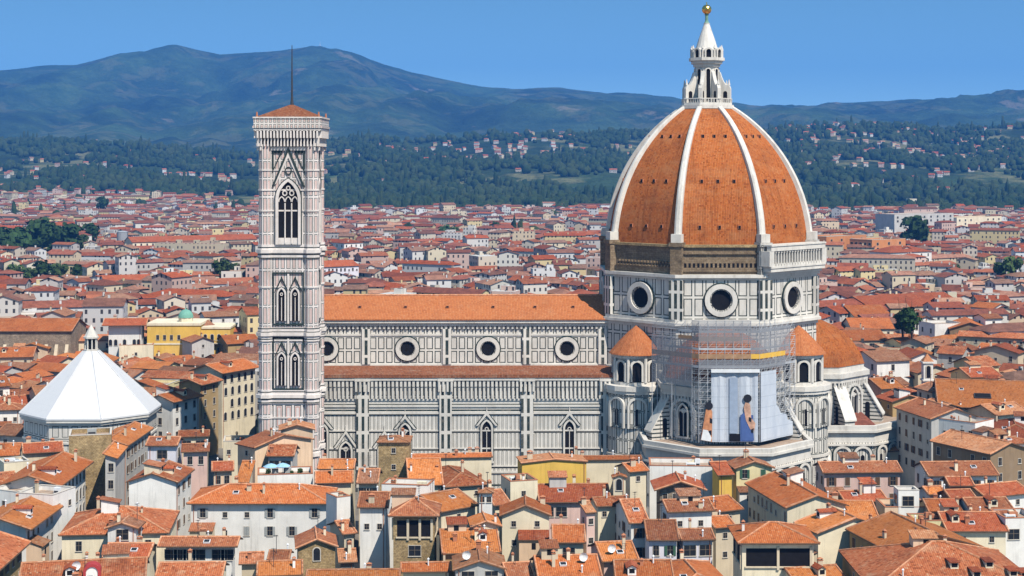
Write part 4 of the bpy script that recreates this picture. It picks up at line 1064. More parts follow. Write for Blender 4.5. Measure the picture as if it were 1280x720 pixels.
hs("narrow orange lean-to roof squeezed against the brown tower's right side", 147, 573, 160, 558, 20.5, 'shed', D=3.2, wall='grey', roof=4, rows=3, group=GF, chim=0)
hs("pale blue-white house with one wide window beside the narrow alley", 181, 557, 222, 557, 20.5, yr=546, wall='lilac', rows=1, wins='l', nwin=1, group=GF, roof=3)
hs("white house whose roof falls to the right above a blank front wall", 222.5, 603, 243, 586.6, 17, D=11, wall='white', rows=3, wins='n', shut='b', side_w=False, group=GF)
hs("big long white house with a row of small dark windows and hipped orange roof", 233, 629.5, 412, 629.5, 16, 'hip', yr=605, wall='white', rows=2, top_gap=.9, wins='n', shut='y', nwin=6, group=GF, chim=3, pipe=True, oh=.8)
hs("pinkish narrow house behind the white blank-fronted house", 226, 565, 262, 564, 19, 'shed', yr=557, wall='pink', roof=3, rows=1, wins='n', nwin=2, group=GF)
hs("low peach house with brown roof directly behind the long white house", 264, 589, 293, 588, 17, yr=577, wall='peach', rows=1, wins='n', nwin=2, group=GF, roof=1)
hs("small roof cabin rising behind the long white house's ridge", 294, 603, 311, 603, 17.5, 'shed', yr=576, wall='tan', rows=1, wins='l', nwin=1, group=GF, chim=0)
hs("low cream flat block at the foot of the bell tower", 279, 552, 322, 551, 15, 'flat', D=8, wall='cream', rows=1, wins='s', nwin=3, group=GF, chim=1)
hs("peach gabled house nearest the bell tower's base", 348, 538, 394, 537, 21, 'gy', D=8, wall='peach', rows=1, wins=None, roof=2, group=GF, chim=1, pitch=.28)
hs("broad peach house with two-part gable below the bell tower", 318, 560, 393, 549, 20, 'gy', D=8, wall='peach', rows=1, wins='s', nwin=1, roof=0, group=GF, pitch=.24, chim=1)
hs("small house with blue shaded wall under an orange roof above the plant terrace", 332, 570, 368, 570, 18.5, yr=556, wall='grey', rows=1, wins='l', nwin=2, group=GF, chim=1)
TERR = hs("flat white house with a roof terrace of plants and a blue parasol", 322, 594, 391, 592, 17, 'flat', D=8, wall='white', rows=1, wins=None, group=GF, chim=0)
hs("wide orange roof under the nave's left windows, upper of two", 396, 586, 443, 586, 17, yr=574, wall='cream', rows=1, wins='s', group=GF)
hs("wide orange roof under the nave's left windows, lower of two", 393, 604, 442, 603, 16, yr=589, wall='cream', rows=1, wins='s', group=GF)
hs("small dark-eaved house just left of the brown rubble tower under the nave", 445, 604, 473, 604, 16.5, yr=586, wall='tan', rows=1, wins='l', nwin=2, group=GF)
hs("brown rubble tower with low roof standing before the middle of the nave", 471, 553, 513, 553, 22, 'hip', D=7.5, wall='stone', pitch=.22, oh=.3, rows=2, wins='s', nwin=1, group=None, name="stone_tower", cat="tower", chim=2, roof=2)
hs("tall white house with two tiny windows left of the loggia tower", 446, 634, 486, 634, 19, yr=615, wall='white', rows=1, top_gap=3.2, wins='s', nwin=2, group=GF, side_w=False, pipe=True)
hs("tall thin white strip of house left of the two-tiny-windows house", 421, 622, 438, 620, 19, 'flat', D=5, wall='white', rows=1, wins=None, group=GF, chim=1)
LOG = hs("stone tower house with dark open loggia under a pyramid roof", 485, 645, 549, 645, 19, 'hip', D=10, wall='stone', roof=3, rows=1, top_gap=5.4, wins='l', nwin=1, side_w=False, group=None, name="tower_house", cat="tower house", chim=0, oh=.9, pitch=.5)
hs("white terrace wall block behind the loggia tower", 477, 605, 535, 607, 19.5, 'flat', D=6, wall='white', rows=1, wins=None, group=GF, chim=2)
hs("orange roof beside the brown rubble tower's right side, below the nave", 510, 607, 555, 606, 16, yr=573, wall='cream', rows=1, group=GF)
hs("hipped orange roof with white chimney under the nave's third bay", 556, 609, 613, 605, 16, 'hip', yr=578, wall='cream', rows=1, wins='s', group=GF, chim=3)
hs("cream house with big orange roof right of the loggia tower", 551, 640, 599, 631, 16.5, yr=613, wall='cream', rows=1, wins='s', nwin=1, group=GF)
hs("little white roof turret with two dark windows and red cap", 597, 616, 617, 616, 20, 'hip', D=3.6, wall='white', rows=1, wins='s', nwin=2, group=None, name="roof_turret", cat="turret", chim=0, oh=.3, top_gap=.6, every=1.2)
hs("house with a gabled dormer front below the white turret", 588, 659, 628, 658, 17, 'gy', D=8, wall='cream', rows=1, wins='l', nwin=1, group=GF, chim=1, top_gap=.5)
hs("broad orange roof right of the loggia tower's foot", 552, 692, 627, 690, 14, yr=661, wall='ochre', rows=1, group=GF, chim=3)
hs("gabled house with a dark open gable at the bottom edge, centre", 566, 713, 634, 712, 14, 'gy', D=10, wall='grey', rows=1, wins='l', nwin=2, group=GF, chim=1, top_gap=.3, dish=True)
hs("cream house with red roof right of the white turret", 617, 632, 640, 630, 16, yr=612, wall='cream', rows=1, wins='s', group=GF)
# ---- centre
hs("mustard yellow house with a blank gable under the nave", 651, 579, 735, 577, 19, 'gy', D=8, wall='yellow', rows=1, wins=None, pitch=.09, oh=.3, group=GF, chim=2, roof=2)
hs("long low cream wall of a house along the nave, behind the yellow gable", 700, 575, 803, 574, 17, yr=570, wall='cream', rows=1, wins='s', nwin=2, group=GF, chim=2, oh=.3, pitch=.2)
hs("long cream house with tiled edge under the nave's third window", 512, 573, 616, 571, 14, yr=567, wall='cream', rows=1, wins=None, group=GF, chim=3, pitch=.2, oh=.3)
hs("pinkish house with long red roof and a row of dark windows below the yellow gable", 673, 628, 765, 627, 15, yr=605, wall='pink', rows=1, wins='l', nwin=5, group=GF, chim=3, roof=1)
hs("cream house with two small windows beside the dark narrow pillar house", 745, 633, 787, 631, 17, yr=621, wall='cream', rows=1, wins='s', nwin=2, group=GF, roof=0)
hs("tiny cream bell gable turret with one arched opening among the roofs", 765, 597, 784, 597, 19.5, 'gy', D=3, wall='cream', rows=1, wins='a', nwin=1, group=None, name="bell_turret", cat="turret", chim=0, oh=.3, top_gap=.2)
hs("cream flat topped house left of the pink row of windows", 638, 602, 672, 600, 19, 'flat', D=7, wall='cream', rows=1, wins='s', nwin=1, group=GF, chim=1)
hs("cream gable house with a small square window left of the low orange shed", 624, 645, 690, 645, 16, 'gy', D=9, wall='cream', rows=2, wins='s', nwin=2, group=GF, chim=1, pitch=.4)
hs("low house with square orange roof right of the cream gable", 690, 678, 733, 678, 14.5, yr=656, wall='cream', rows=1, wins='l', nwin=1, group=GF)
hs("narrow pillar-like plaster house with dark door opening in the middle", 732, 641, 746, 640, 18, 'shed', D=4, wall='pink', rows=2, wins='s', nwin=1, group=GF, chim=1, oh=.3)
hs("orange roof with white satellite dish at the bottom edge, centre", 672, 724, 754, 722, 14, yr=694, wall='tan', rows=1, group=GF, chim=2, dish=True)
hs("square orange roof just left of the lilac house", 752, 702, 800, 700, 15, yr=677, wall='pink', rows=1, group=GF, chim=1, dish=True)
hs("narrow white house with tall orange roof beside the lilac house", 786, 654, 813, 653, 16.5, yr=624, wall='white', rows=2, wins='n', shut='b', nwin=1, group=GF)
hs("lilac-white house with one green shutter under a brown-orange roof", 808, 675, 850, 675, 15.5, yr=650, wall='lilac', rows=1, wins='n', shut='g', nwin=2, group=GF, roof=3, chim=0)
hs("lilac-white house with dark wide window next to the green shutter house", 851, 675, 895, 674, 15.5, yr=661, wall='lilac', rows=1, wins='l', nwin=2, group=GF, roof=3)
hs("upper white house with balcony and patchy roof above the lilac house", 834, 640, 894, 638, 18.5, yr=624, wall='white', rows=1, wins='n', shut='b', nwin=2, group=GF, roof=0, ant=True)
hs("stone house with a wide dark-eaved gable below the south apse", 818, 613, 884, 613, 18, 'gy', D=10, wall='grey_stone', rows=1, wins='s', nwin=4, group=GF, oh=1.2, roof=1, ant=True)
hs("white flat terrace house below the left raking buttress", 812, 582, 893, 583, 18.5, 'flat', D=9, wall='white', rows=1, wins=None, group=GF, chim=1)
hs("cream house with a low orange roof in front of the south-west turret", 786, 590, 812, 588, 18, yr=578, wall='cream', rows=1, wins='s', group=GF)
hs("narrow orange-yellow house in deep shade below the apse", 897, 594, 919, 593, 18, 'shed', yr=577, wall='yellow', rows=1, wins=None, group=GF, roof=1, chim=0)
hs("pale yellow gabled house with shuttered windows below the apse", 918, 586, 969, 585, 19, 'gy', D=8, wall='pale_yellow', rows=1, wins='n', shut='g', nwin=2, group=GF, chim=1, top_gap=.3)
hs("small orange roof left of the dark-sided house below the yellow gable", 897, 640, 930, 636, 16, yr=620, wall='tan', rows=1, wins='s', group=GF)
hs("tan house with small roof beside the upper white balcony house", 893, 660, 921, 658, 15, yr=645, wall='tan', rows=2, wins='s', group=GF)
# ---- right foreground
hs("house with dark windowed left side and cream gable right of the pavilion", 931, 604, 982, 635, 17, D=13, wall='cream', rows=2, every=2.4, wins='n', group=GF, chim=2, faces=(0,))
hs("corner pavilion house with wide dark loggia openings and hipped roof", 922, 679, 1025, 679, 18, 'hip', D=13, wall='cream', rows=0, wins='l', group=None, name="pavilion_house", cat="house", chim=1, oh=.9)
PAV = None
hs("cream house with bright orange one-way roof between pavilion and ochre house", 992, 653, 1021, 667, 15.5, D=16, wall='cream', roof=4, rows=1, wins=None, group=GF, chim=2, pitch=.3)
hs("ochre-brown house with shaded left wall and large sloping roof", 1057, 661, 1114, 691, 16, D=18, wall='ochre', roof=4, rows=3, every=3.2, wins='n', shut='b', group=GF, chim=2, faces=(0,), pitch=.3)
BIG = hs("large tiled hall roof with small dormers filling the bottom right corner", 1090, 738, 1310, 738, 15, 'hip', yr=677, wall='ochre', roof=6, rows=1, wins='n', group=GF, chim=1, pitch=.36)
hs("long mauve-walled house with dark windows under the east apse", 1028, 591, 1129, 590, 16.5, yr=577, wall='pink', rows=2, wins='n', shut='b', nwin=5, group=GF, chim=3)
hs("low orange roof with dark wall before the mauve house", 1056, 628, 1111, 626, 15, yr=613, wall='brown', rows=1, wins='s', group=GF, roof=1)
hs("orange roof sloping above the bright one-way roof, right side", 1040, 648, 1100, 648, 15, yr=626, wall='tan', rows=1, group=GF)
hs("peach flat house with a dark terrace before the white box dormer", 1106, 634, 1162, 634, 16, 'flat', D=8, wall='peach', rows=1, wins='l', nwin=3, group=GF, chim=1)
hs("white box-like rooftop room with one big dark window", 1123, 613, 1149, 613, 19.3, 'flat', D=4, wall='white', rows=1, wins='l', nwin=1, group=None, name="rooftop_room", cat="rooftop room", chim=0, top_gap=.2)
hs("patchy orange roof right of the peach flat terrace", 1163, 646, 1208, 646, 15.5, yr=624, wall='tan', rows=1, group=GF, chim=2)
hs("red roofed house with yellow side wall above the dormer hall", 1183, 664, 1262, 664, 15, yr=640, wall='cream', rows=1, wins='s', group=GF, roof=1, chim=2)
hs("plain pale yellow block left of the red roof above the dormer hall", 1143, 651, 1183, 651, 16.2, 'flat', D=6, wall='pale_yellow', rows=1, wins=None, group=GF, chim=1)
hs("white flat house with one dark window at the right edge above the dormer hall", 1257, 648, 1300, 647, 17, 'flat', D=8, wall='white', rows=1, wins='l', nwin=2, group=GF, chim=0)
hs("brown-orange roof near the right edge above the red roofed house", 1216, 643, 1272, 642, 16.4, yr=622, wall='white', rows=1, group=GF, roof=3, ant=True)
hs("upper tier of the two stacked little red roofs at right", 1186, 607, 1219, 607, 18.7, yr=596, wall='brown', rows=1, wins='s', group=GF, roof=1, chim=0)
hs("lower tier of the two stacked little red roofs at right", 1187, 623, 1221, 622, 17.3, yr=612, wall='brown', rows=1, wins='s', group=GF, roof=1, chim=0)
hs("long house with a long low brown-orange roof under the white staggered house", 1160, 595, 1250, 594, 17, yr=577, wall='white', rows=1, wins='n', shut='b', nwin=5, group=GF, roof=3)
hs("small white house below the long brown-orange roof, left end", 1160, 618, 1184, 617, 17, yr=608, wall='white', rows=1, wins='s', group=GF)
hs("red roof slanting to the right edge beside the stacked little roofs", 1232, 622, 1290, 616, 16.6, yr=604, wall='white', rows=1, wins='s', group=GF, roof=1)
hs("brown house with shaded windowed front and streaky orange roof right of the dark block", 1162, 551, 1238, 568, 17, D=13, wall='brown', rows=2, wins='n', group=GF, chim=1, roof=2)
hs("white three storey house at the right edge with paired windows", 1250, 556, 1297, 553, 18, 'hip', yr=546, wall='white', rows=3, wins='n', nwin=3, group=GF, pitch=.2)
hs("broad red hip roof at the right edge above the white three storey house", 1234, 547, 1310, 550, 17.2, 'hip', yr=519, wall='tan', rows=1, group=GF, roof=1)
hs("dark shaded palace wall with rows of black windows right of the east apse", 1117, 509, 1163, 524, 20, D=14, wall='grey', rows=4, every=3, wins='n', shut='b', group=GF, roof=3, faces=(0,))
hs("staggered white house with small dark windows beside the dark palace wall", 1165, 522, 1219, 529, 20, 'flat', D=9, wall='white', rows=2, wins='n', nwin=5, group=GF, chim=3)
hs("huge pale orange church hall roof with one dark skylight at right", 1172, 508, 1305, 512, 18, yr=475, wall='tan', rows=1, wins=None, group=None, cat="church hall", name="church_hall", roof=4, chim=0)
hs("small hip roofed house right of the east apse's raking buttress", 1079, 487, 1114, 488, 17, 'hip', yr=468, wall='pale_yellow', rows=1, wins='s', group=GF, roof=0)
hs("hip roofed orange house left of the slender white bell turret", 1113, 493, 1153, 491, 17, 'hip', yr=473, wall='cream', rows=1, wins='s', group=GF, roof=1)
hs("long low red roof behind the slender white bell turret", 1110, 471, 1187, 470, 18, yr=456, wall='tan', rows=1, wins='s', group=GF, roof=1)
hs("grey-cream house with a roof terrace beside the dark palace wall", 1111, 507, 1152, 508, 16, 'flat', D=9, wall='tan', rows=1, wins='l', nwin=2, group=GF)
# ---- left middle distance
hs("white palace with arched windows right of the baptistery, next to the bell tower", 278, 467, 326, 458.6, 22, D=13, wall='cream', rows=4, every=2.7, wins='a', group=GF, oh=1.2, chim=2, faces=(0,))
hs("brown walled house with orange roof left of the arched window palace", 252, 481.5, 279, 475, 21, D=9, wall='ochre', rows=4, every=3, wins='n', group=GF, oh=1.0, faces=(0,))
hs("white house with tall windows right beside the baptistery roof", 217, 503, 255, 494.5, 20, D=10, wall='white', rows=3, every=2.7, wins='n', group=GF, oh=1.0)
hs("low cream house with awning in front of the white tall-window house", 222, 546, 262, 545, 15, yr=538, wall='cream', rows=1, wins='l', nwin=2, group=GF)
hs("white house with brown roof at the left edge beside the baptistery", -15, 513, 27, 512, 18, 'hip', yr=503, wall='white', rows=2, wins='n', shut='y', nwin=3, group=GF, roof=3)
hs("orange roofed house at the left edge below the white edge house", -6, 570, 25, 569, 16, yr=554, wall='cream', rows=1, group=GF)
hs("red patched roof in front of the baptistery's left corner", 28, 567, 80, 564, 17, yr=553, wall='tan', rows=1, group=GF, roof=1, chim=3)
hs("pale flat block with two vaulted tops left of the brown tower", 5, 579, 37, 576, 18, 'flat', D=6, wall='cream', rows=1, wins=None, group=GF, chim=1)
hs("flat orange-brown roof behind the white terrace block at far left", -6, 604, 24, 601, 16.5, yr=590, wall='tan', rows=1, group=GF)
hs("long brown church with orange roof and buttressed wall at the left edge", -14, 414, 90, 414, 20, yr=398, wall='grey_stone', rows=1, wins=None, group=None, name="church", cat="church", roof=0, chim=0)
hs("second long orange roof below the buttressed church", -12, 447, 42, 446, 14, yr=434, wall='tan', rows=1, wins='s', group=GF)
hs("loggia palace with deep blue shade and white arches left of the yellow palace", 127, 407, 183, 406.5, 22, yr=398, wall='white', rows=1, top_gap=6, wins='a', nwin=7, group=None, cat="palace", name="palace", roof=1, oh=2.2)
hs("orange gabled house left of the baptistery's roof slope", -12, 484, 15, 482, 18, yr=470, wall='white', rows=1, group=GF)
# ---- bottom edge, left of centre
hs("white gabled dormer house with a big window above the long bottom roof", 130, 661, 173, 661, 17, 'gy', D=6, wall='white', rows=1, wins='l', nwin=1, group=GF, chim=1, top_gap=.2)
hs("large orange hall roof behind the white dormer house", 211, 666, 224, 639, 15, 'hip', D=20, wall='cream', rows=1, group=GF, chim=4, pitch=.34)
hs("low cream house with brown roof right of the white dormer house", 127, 697, 186, 697, 14, yr=679, wall='cream', rows=1, wins=None, group=GF, roof=1, chim=2)
hs("house with a strip of dark windows in blue shade below the long white house", 196, 683, 297, 683, 15, yr=671, wall='white', rows=1, wins='l', nwin=7, group=GF, chim=2, oh=1.3)
hs("orange roof at the bottom edge under the strip of dark windows", 192, 724, 278, 723, 14, yr=703, wall='cream', rows=1, group=GF)
hs("small tan lean-to right of the strip of dark windows", 298, 705, 330, 704, 13, 'shed', yr=694, wall='tan', rows=1, wins=None, group=GF)
hs("wide orange roof with a red arched dormer in the bottom left corner", 18, 746, 182, 738, 14, yr=700, wall='cream', rows=1, group=GF, chim=4, dish=True, ant=True)
hs("little stone gabled house with one tall arched window", 369, 686, 423, 684, 14, 'gy', D=10, wall='stone', rows=1, wins='a', nwin=1, group=GF, chim=1, top_gap=.1, pitch=.4)
hs("small orange roof at the bottom edge left of the stone gable", 320, 720, 379, 718, 13, yr=701, wall='peach', rows=1, group=GF)
hs("tiny tan roof between the long white house and the stone gable", 333, 700, 362, 700, 14.5, yr=688, wall='tan', rows=1, group=GF, chim=0)
hs("small house with dark opening between stone gable and tall white house", 423, 703, 447, 702, 13, 'shed', yr=686, wall='brown', rows=1, wins='l', nwin=1, group=GF)
hs("little stepped roofs squeezed left of the tall white house", 428, 668, 447, 666, 14, yr=650, wall='tan', rows=1, group=GF)
hs("narrow orange roof strip at the foot of the loggia tower", 500, 715, 565, 714, 12, yr=703, wall='cream', rows=1, group=GF)
hs("orange roof on the bottom edge below the tall white house", 380, 730, 500, 729, 12, yr=712, wall='cream', rows=1, group=GF)
hs("broad orange roof at the bottom edge left of the pavilion", 770, 738, 846, 738, 14, yr=700, wall='cream', rows=1, group=GF)
hs("hip roof at the bottom edge touching the pavilion's left side", 838, 745, 926, 742, 14, 'hip', yr=697, wall='tan', rows=1, group=GF)
hs("small bright roof at the bottom edge right of the pavilion", 996, 732, 1062, 727, 12, yr=708, wall='cream', rows=1, group=GF)
hs("low roof at the bottom edge left of the satellite dish roof", 634, 724, 671, 722, 13, yr=703, wall='grey', rows=1, group=GF, roof=3)
hs("cream house in the gap behind the lilac houses", 858, 622, 896, 621, 15, yr=609, wall='cream', rows=1, wins='s', group=GF) if False else None
# ------------------------------------------------------------------ special pieces on or near the houses
def add_on(t, rf, fn):
    m = MB(); fn(m); return m
def specials():
    # loggias: dark openings with posts
    for lab, zt, h, cols in (("stone tower house with dark open loggia under a pyramid roof", 18.3, 3.3, 3), ("corner pavilion house with wide dark loggia openings and hipped roof", 17.2, 3.4, 2)):
        t = next(o for o in COL.objects if o.get('label') == lab)
        f = next(a for a in FOOT if abs(a[0]-t.location.x) < .01 and abs(a[1]-t.location.y) < .01); w, d = f[2]-1.8, f[3]-1.8
        for fr, L in ((frame((0, -d/2, 0), (0, -1, 0)), w), (frame((-w/2, 0, 0), (-1, 0, 0)), d), (frame((w/2, 0, 0), (1, 0, 0)), d)):
            n = cols if L == w else 2
            for i in range(n):
                a, b = -L/2+.5+i*(L-1)/n, -L/2+.5+(i+1)*(L-1)/n
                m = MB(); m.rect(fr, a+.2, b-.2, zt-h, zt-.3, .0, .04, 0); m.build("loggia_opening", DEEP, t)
                m = MB(); m.rect(fr, b-.22, b+.22, zt-h-.6, zt, .0, .3, 0); m.rect(fr, a, b, zt-h-.25, zt-h, 0, .28, 0); m.build("post", W['tan'], t)
    # dormers on the big hall roof, bottom right
    t = next(o for o in COL.objects if o.get('label', '').startswith("large tiled hall roof"))
    rf = [c for c in t.children if c.name.startswith("roof")][0]; hf = BIG[2]
    inv = Matrix.Rotation(-t.rotation_euler.z, 4, 'Z') @ Matrix.Translation(-t.location)
    for X, Y in ((72.5, 263.4), (78.3, 263.6), (84.2, 263.8), (75.5, 261), (81.5, 261.2)):
        q = inv @ Vector((X, Y, 0)); z = hf(q.x, q.y)
        m = MB(); m.box(-.65, .65, -.9, 1.6, -.6, .7, 0, skip='b'); m.box(-.5, .5, -.93, -.9, -.05, .6, 1); m.box(-.85, .85, -1.2, 1.9, .7, .86, 2)
        link("dormer", m.mesh("dormer", [W['cream'], DEEP, TL[1]]), rf, (q.x, q.y, z))
    # skylight in the church hall roof
    t = next(o for o in COL.objects if o.get('label', '').startswith("huge pale orange")); rf = [c for c in t.children if c.name.startswith("roof")][0]
    m = MB(); m.box(-2.2, 2.2, -1.3, 1.3, -.2, .35, 0, skip='b'); m.box(-2.0, 2.0, -1.1, 1.1, .35, .38, 1); sk = m.mesh("skylight", [IRON, DEEP])
    f = next(a for a in FOOT if abs(a[0]-t.location.x) < .01 and abs(a[1]-t.location.y) < .01)
    o = link("skylight", sk, rf, (-1.5, -f[3]*.30, 18+.33*f[3]*.20)); o.rotation_euler = (math.atan(.33), 0, 0)
    # buttresses of the long church
    t = next(o for o in COL.objects if o.get('label', '').startswith("long brown church")); f = next(a for a in FOOT if abs(a[0]-t.location.x) < .01 and abs(a[1]-t.location.y) < .01)
    for i in range(8):
        u = -f[2]/2+2+i*(f[2]-4)/7; y = -f[3]/2+.5
        m = MB(); m.box(u-.6, u+.6, y-2.2, y, 0, 11); m.poly([(u-.6, y-2.2, 11), (u+.6, y-2.2, 11), (u+.6, y, 15), (u-.6, y, 15)]); m.poly([(u-.6, y-2.2, 11), (u-.6, y, 15), (u-.6, y, 11)]); m.poly([(u+.6, y-2.2, 11), (u+.6, y, 11), (u+.6, y, 15)])
        m.build("buttress", W['tan'], t)
    # red arched dormer at bottom left
    t = next(o for o in COL.objects if o.get('label', '').startswith("wide orange roof with a red")); rf = [c for c in t.children if c.name.startswith("roof")][0]
    m = MB(); fr = frame((0, 0, 0), (0, -1, 0)); a = arch(0, -1.0, 1.9, 2.0, False); m.ring(fr, a, grow(a, .45), -2.2, .1, 0); m.plate(fr, a, -1.6, -.1, 1)
    o = link("dormer", m.mesh("dormer", [plain("red_paint", (.38, .05, .05), .7), W['white']]), rf, (1.5, -5.2, 16.2))
    # parasol, pots and plants on the terrace under the bell tower
    c = P(345, 590, 16.2)
    for i, (x, y, lab) in enumerate(((342, 590, "light blue parasol open on the planted roof terrace, left of two"), (356, 590, "light blue parasol open on the planted roof terrace, right of two"))):
        q = P(x, y, 16.2); q.y = TERR[0].location.y-1+.6*i; t = thing("parasol", lab, "parasol", (q.x, q.y, 16.1), .3*i, "parasols on the roof terrace")
        m = MB(); m.lathe([(1.7, 2.0), (.9, 2.45), (.05, 2.7)], 8); m.lathe([(1.68, 1.98), (.05, 2.66)], 8); m.build("canopy", plain("parasol_cloth", (.30, .50, .66), .8), t)
        m = MB(); m.tube((0, 0, 0), (0, 0, 2.6), .04, 6); m.tube((0, 0, 0), (0, 0, .12), .35, 8); m.build("pole", PALE, t)
specials()

# ------------------------------------------------------------------ landmarks in the middle distance
def yellow_palace():
    z = 22; c = P(217, 405, z); t = thing("palace", "yellow palace with a small green copper dome behind the baptistery", "palace", (c.x, c.y+9, 0))
    m = MB(); m.box(-10, 10, -9, 9, 0, 21.4, 0, skip='b'); m.box(10, 21, -7, 9, 0, 20.0, 0, skip='b'); m.box(-10.3, 10.3, -9.3, 9.3, 21.4, 22.3, 1); m.box(-10.15, 10.15, -9.2, 9, 14.2, 14.8, 1, skip='k')
    m.box(10.2, 21.2, -7.3, 9, 20.0, 20.7, 1); m.build("wall", [W['yellow'], W['cream']], t); FOOT.append((c.x+5, c.y+9, 34, 20, 0))
    for x, zz in ((-6, 17), (-3.4, 17), (-.8, 17), (2, 17), (-6, 10), (0, 10), (6, 10)): link("window", WIN['n'], t, (x, -9, zz-1))
    for x in (11.6, 14.2, 16.8, 19.4):
        for zz in (15.6, 10.6): link("window", WIN['a'], t, (x, -7, zz))
    m = MB(); m.box(9.9, 20.9, -8.6, -7, 14.4, 14.7); 
    for i in range(12): m.box(10.1+i*.95, 10.2+i*.95, -8.55, -8.45, 14.7, 15.7)
    m.box(9.9, 20.9, -8.6, -8.4, 15.7, 15.85); m.build("balcony", W['tan'], t)
    m = MB(); m.prism(octo(2.8, 3.2, -2), 22.3, 23.8, 0, top=True); m.lathe([(2.9*math.cos(pi/2*i/8*.97), 23.8+3.1*math.sin(pi/2*i/8*.97)) for i in range(9)], 16, 3.2, -2, 0, 1); m.tube((3.2, -2, 26.8), (3.2, -2, 28.2), .2, 6, 1, .05); m.build("copper_dome", [W['cream'], plain("copper_green", (.16, .36, .28), .6)], t)
yellow_palace()
def white_turret():
    c = P(1159, 447, 27); t = thing("bell_turret", "slender white bell turret with open arches in front of the long red roof", "bell turret", (c.x, c.y, 0)); FOOT.append((c.x, c.y, 5, 5, 0))
    m = MB(); m.box(-1.35, 1.35, -1.35, 1.35, 0, 25.5); m.box(-1.7, 1.7, -1.7, 1.7, 20.4, 20.8); m.box(-1.7, 1.7, -1.7, 1.7, 25.5, 26); m.build("wall", W['white'], t)
    for z in (21.4, 16.5):
        m = MB(); fr = frame((0, -1.35, 0), (0, -1, 0)); a = arch(0, z, 1.2, 3.4, False); m.ring(fr, a, grow(a, .25), 0, .15); m.plate(fr, a, 0, .03, 1); m.build("bell_opening", [SURR, DEEP], t)
    m = MB(); m.lathe([(2.2, 26), (0, 28.2)], 4, 0, 0, pi/4); m.build("roof", TL[2], t)
white_turret()
LM = "large buildings across the middle distance"
hs("white flat roofed market shed behind the nave roof", 577, 313, 631, 311, 15, 'flat', D=45, wall='white', rows=1, wins=None, name="market_shed", cat="shed", chim=0, near=False)
hs("orange brick apartment block right of the dome's springing", 1033, 296, 1083, 293, 30, 'flat', D=20, wall='orange', rows=3, wins='l', nwin=4, name="apartment_block", cat="apartment block", chim=2, near=False, group=LM)
hs("second orange brick block with recessed windows, right of the first", 1090, 300, 1132, 298, 28, 'flat', D=20, wall='orange', rows=3, wins='l', nwin=3, name="apartment_block", cat="apartment block", chim=2, near=False, group=LM)
hs("long grey-white hospital block at the foot of the hills on the right", 1118, 268, 1192, 266, 33, 'flat', D=24, wall='grey', rows=3, wins='l', nwin=9, name="hospital_block", cat="hospital", chim=0, near=False, group=LM)
hs("lower cream hospital wing right of the long grey-white block", 1196, 272, 1252, 270, 26, 'flat', D=20, wall='cream', rows=2, wins='l', nwin=8, name="hospital_block", cat="hospital", chim=0, near=False, group=LM)
hs("long palace with a row of pale arches left of the bell tower, far off", 165, 303, 322, 299, 20, yr=294, wall='cream', rows=1, wins='a', nwin=22, roof=1, name="palace", cat="palace", chim=0, near=False, group=LM)
hs("dark brown barn with gabled orange roof far right", 1186, 411, 1240, 412, 20, 'gy', D=22, wall='brown', rows=1, wins=None, roof=0, near=False, chim=0, name="barn", cat="barn")
hs("bright white gabled house right of the dark barn", 1241, 386, 1263, 384, 22, 'gy', D=12, wall='white', rows=2, wins='s', near=False, group=GF)
hs("broad orange hall roof nearest the east apse, first of three steps", 1058, 426, 1112, 425, 17, yr=412, wall='tan', rows=1, wins='l', near=False, group=GF)
hs("broad orange hall roof behind the east apse, middle of three steps", 1064, 411, 1119, 411, 18, yr=397, wall='cream', rows=1, wins='s', near=False, group=GF)
hs("broad orange hall roof behind the east apse, farthest of three steps", 1068, 396, 1116, 395, 19, yr=381, wall='cream', rows=1, wins='s', near=False, group=GF)
hs("very long red roofed cloister wing above the tree on the right", 1090, 386, 1206, 380, 18, yr=367, wall='tan', rows=1, wins='s', near=False, group=LM, roof=1, name="cloister", cat="cloister")
hs("white roofed warehouse behind the long brown church", -14, 398, 70, 396, 18, 'flat', D=24, wall='white', rows=1, wins=None, near=False, name="warehouse", cat="warehouse", chim=0)
hs("house with bright red roof on the far right, above the tree", 1113, 316, 1166, 314, 22, 'hip', yr=307, wall='white', rows=2, wins='n', near=False, group=LM, roof=1, nwin=6)
hs("long roofed convent building left of the dome behind the nave", 430, 304, 455, 303, 22, 'hip', yr=297, wall='white', rows=2, wins='n', near=False, group=LM, roof=1) 
hs("long blue-shaded palace just right of the bell tower behind the nave roof", 403, 334, 450, 332, 22, yr=325, wall='lilac', rows=1, wins='n', near=False, group=LM, roof=1, nwin=9)
hs("row of white townhouses behind the trees on the left", 130, 352, 195, 350, 18, yr=343, wall='white', rows=1, wins='n', near=False, group=LM, roof=1, nwin=8)
hs("white townhouses right of the green tree patch on the left", 214, 352, 246, 349, 18, 'hip', yr=343, wall='cream', rows=1, wins='n', near=False, group=LM, roof=1, nwin=5)
def tank():
    c = P(153, 290, 24); t = thing("water_tank", "round grey storage tank among the far houses on the left", "tank", (c.x, c.y, 0))
    m = MB(); m.lathe([(4.6, 0), (4.6, 23.5), (4.8, 24), (3, 24.8), (0, 25.2)], 20); m.build("shell", plain("tank_steel", (.30, .32, .34), .6), t)
    m = MB(); m.tube((4.7, -1, 0), (4.7, -1, 24), .2, 5); m.build("ladder", IRON, t); FOOT.append((c.x, c.y, 10, 10, 0))
tank()
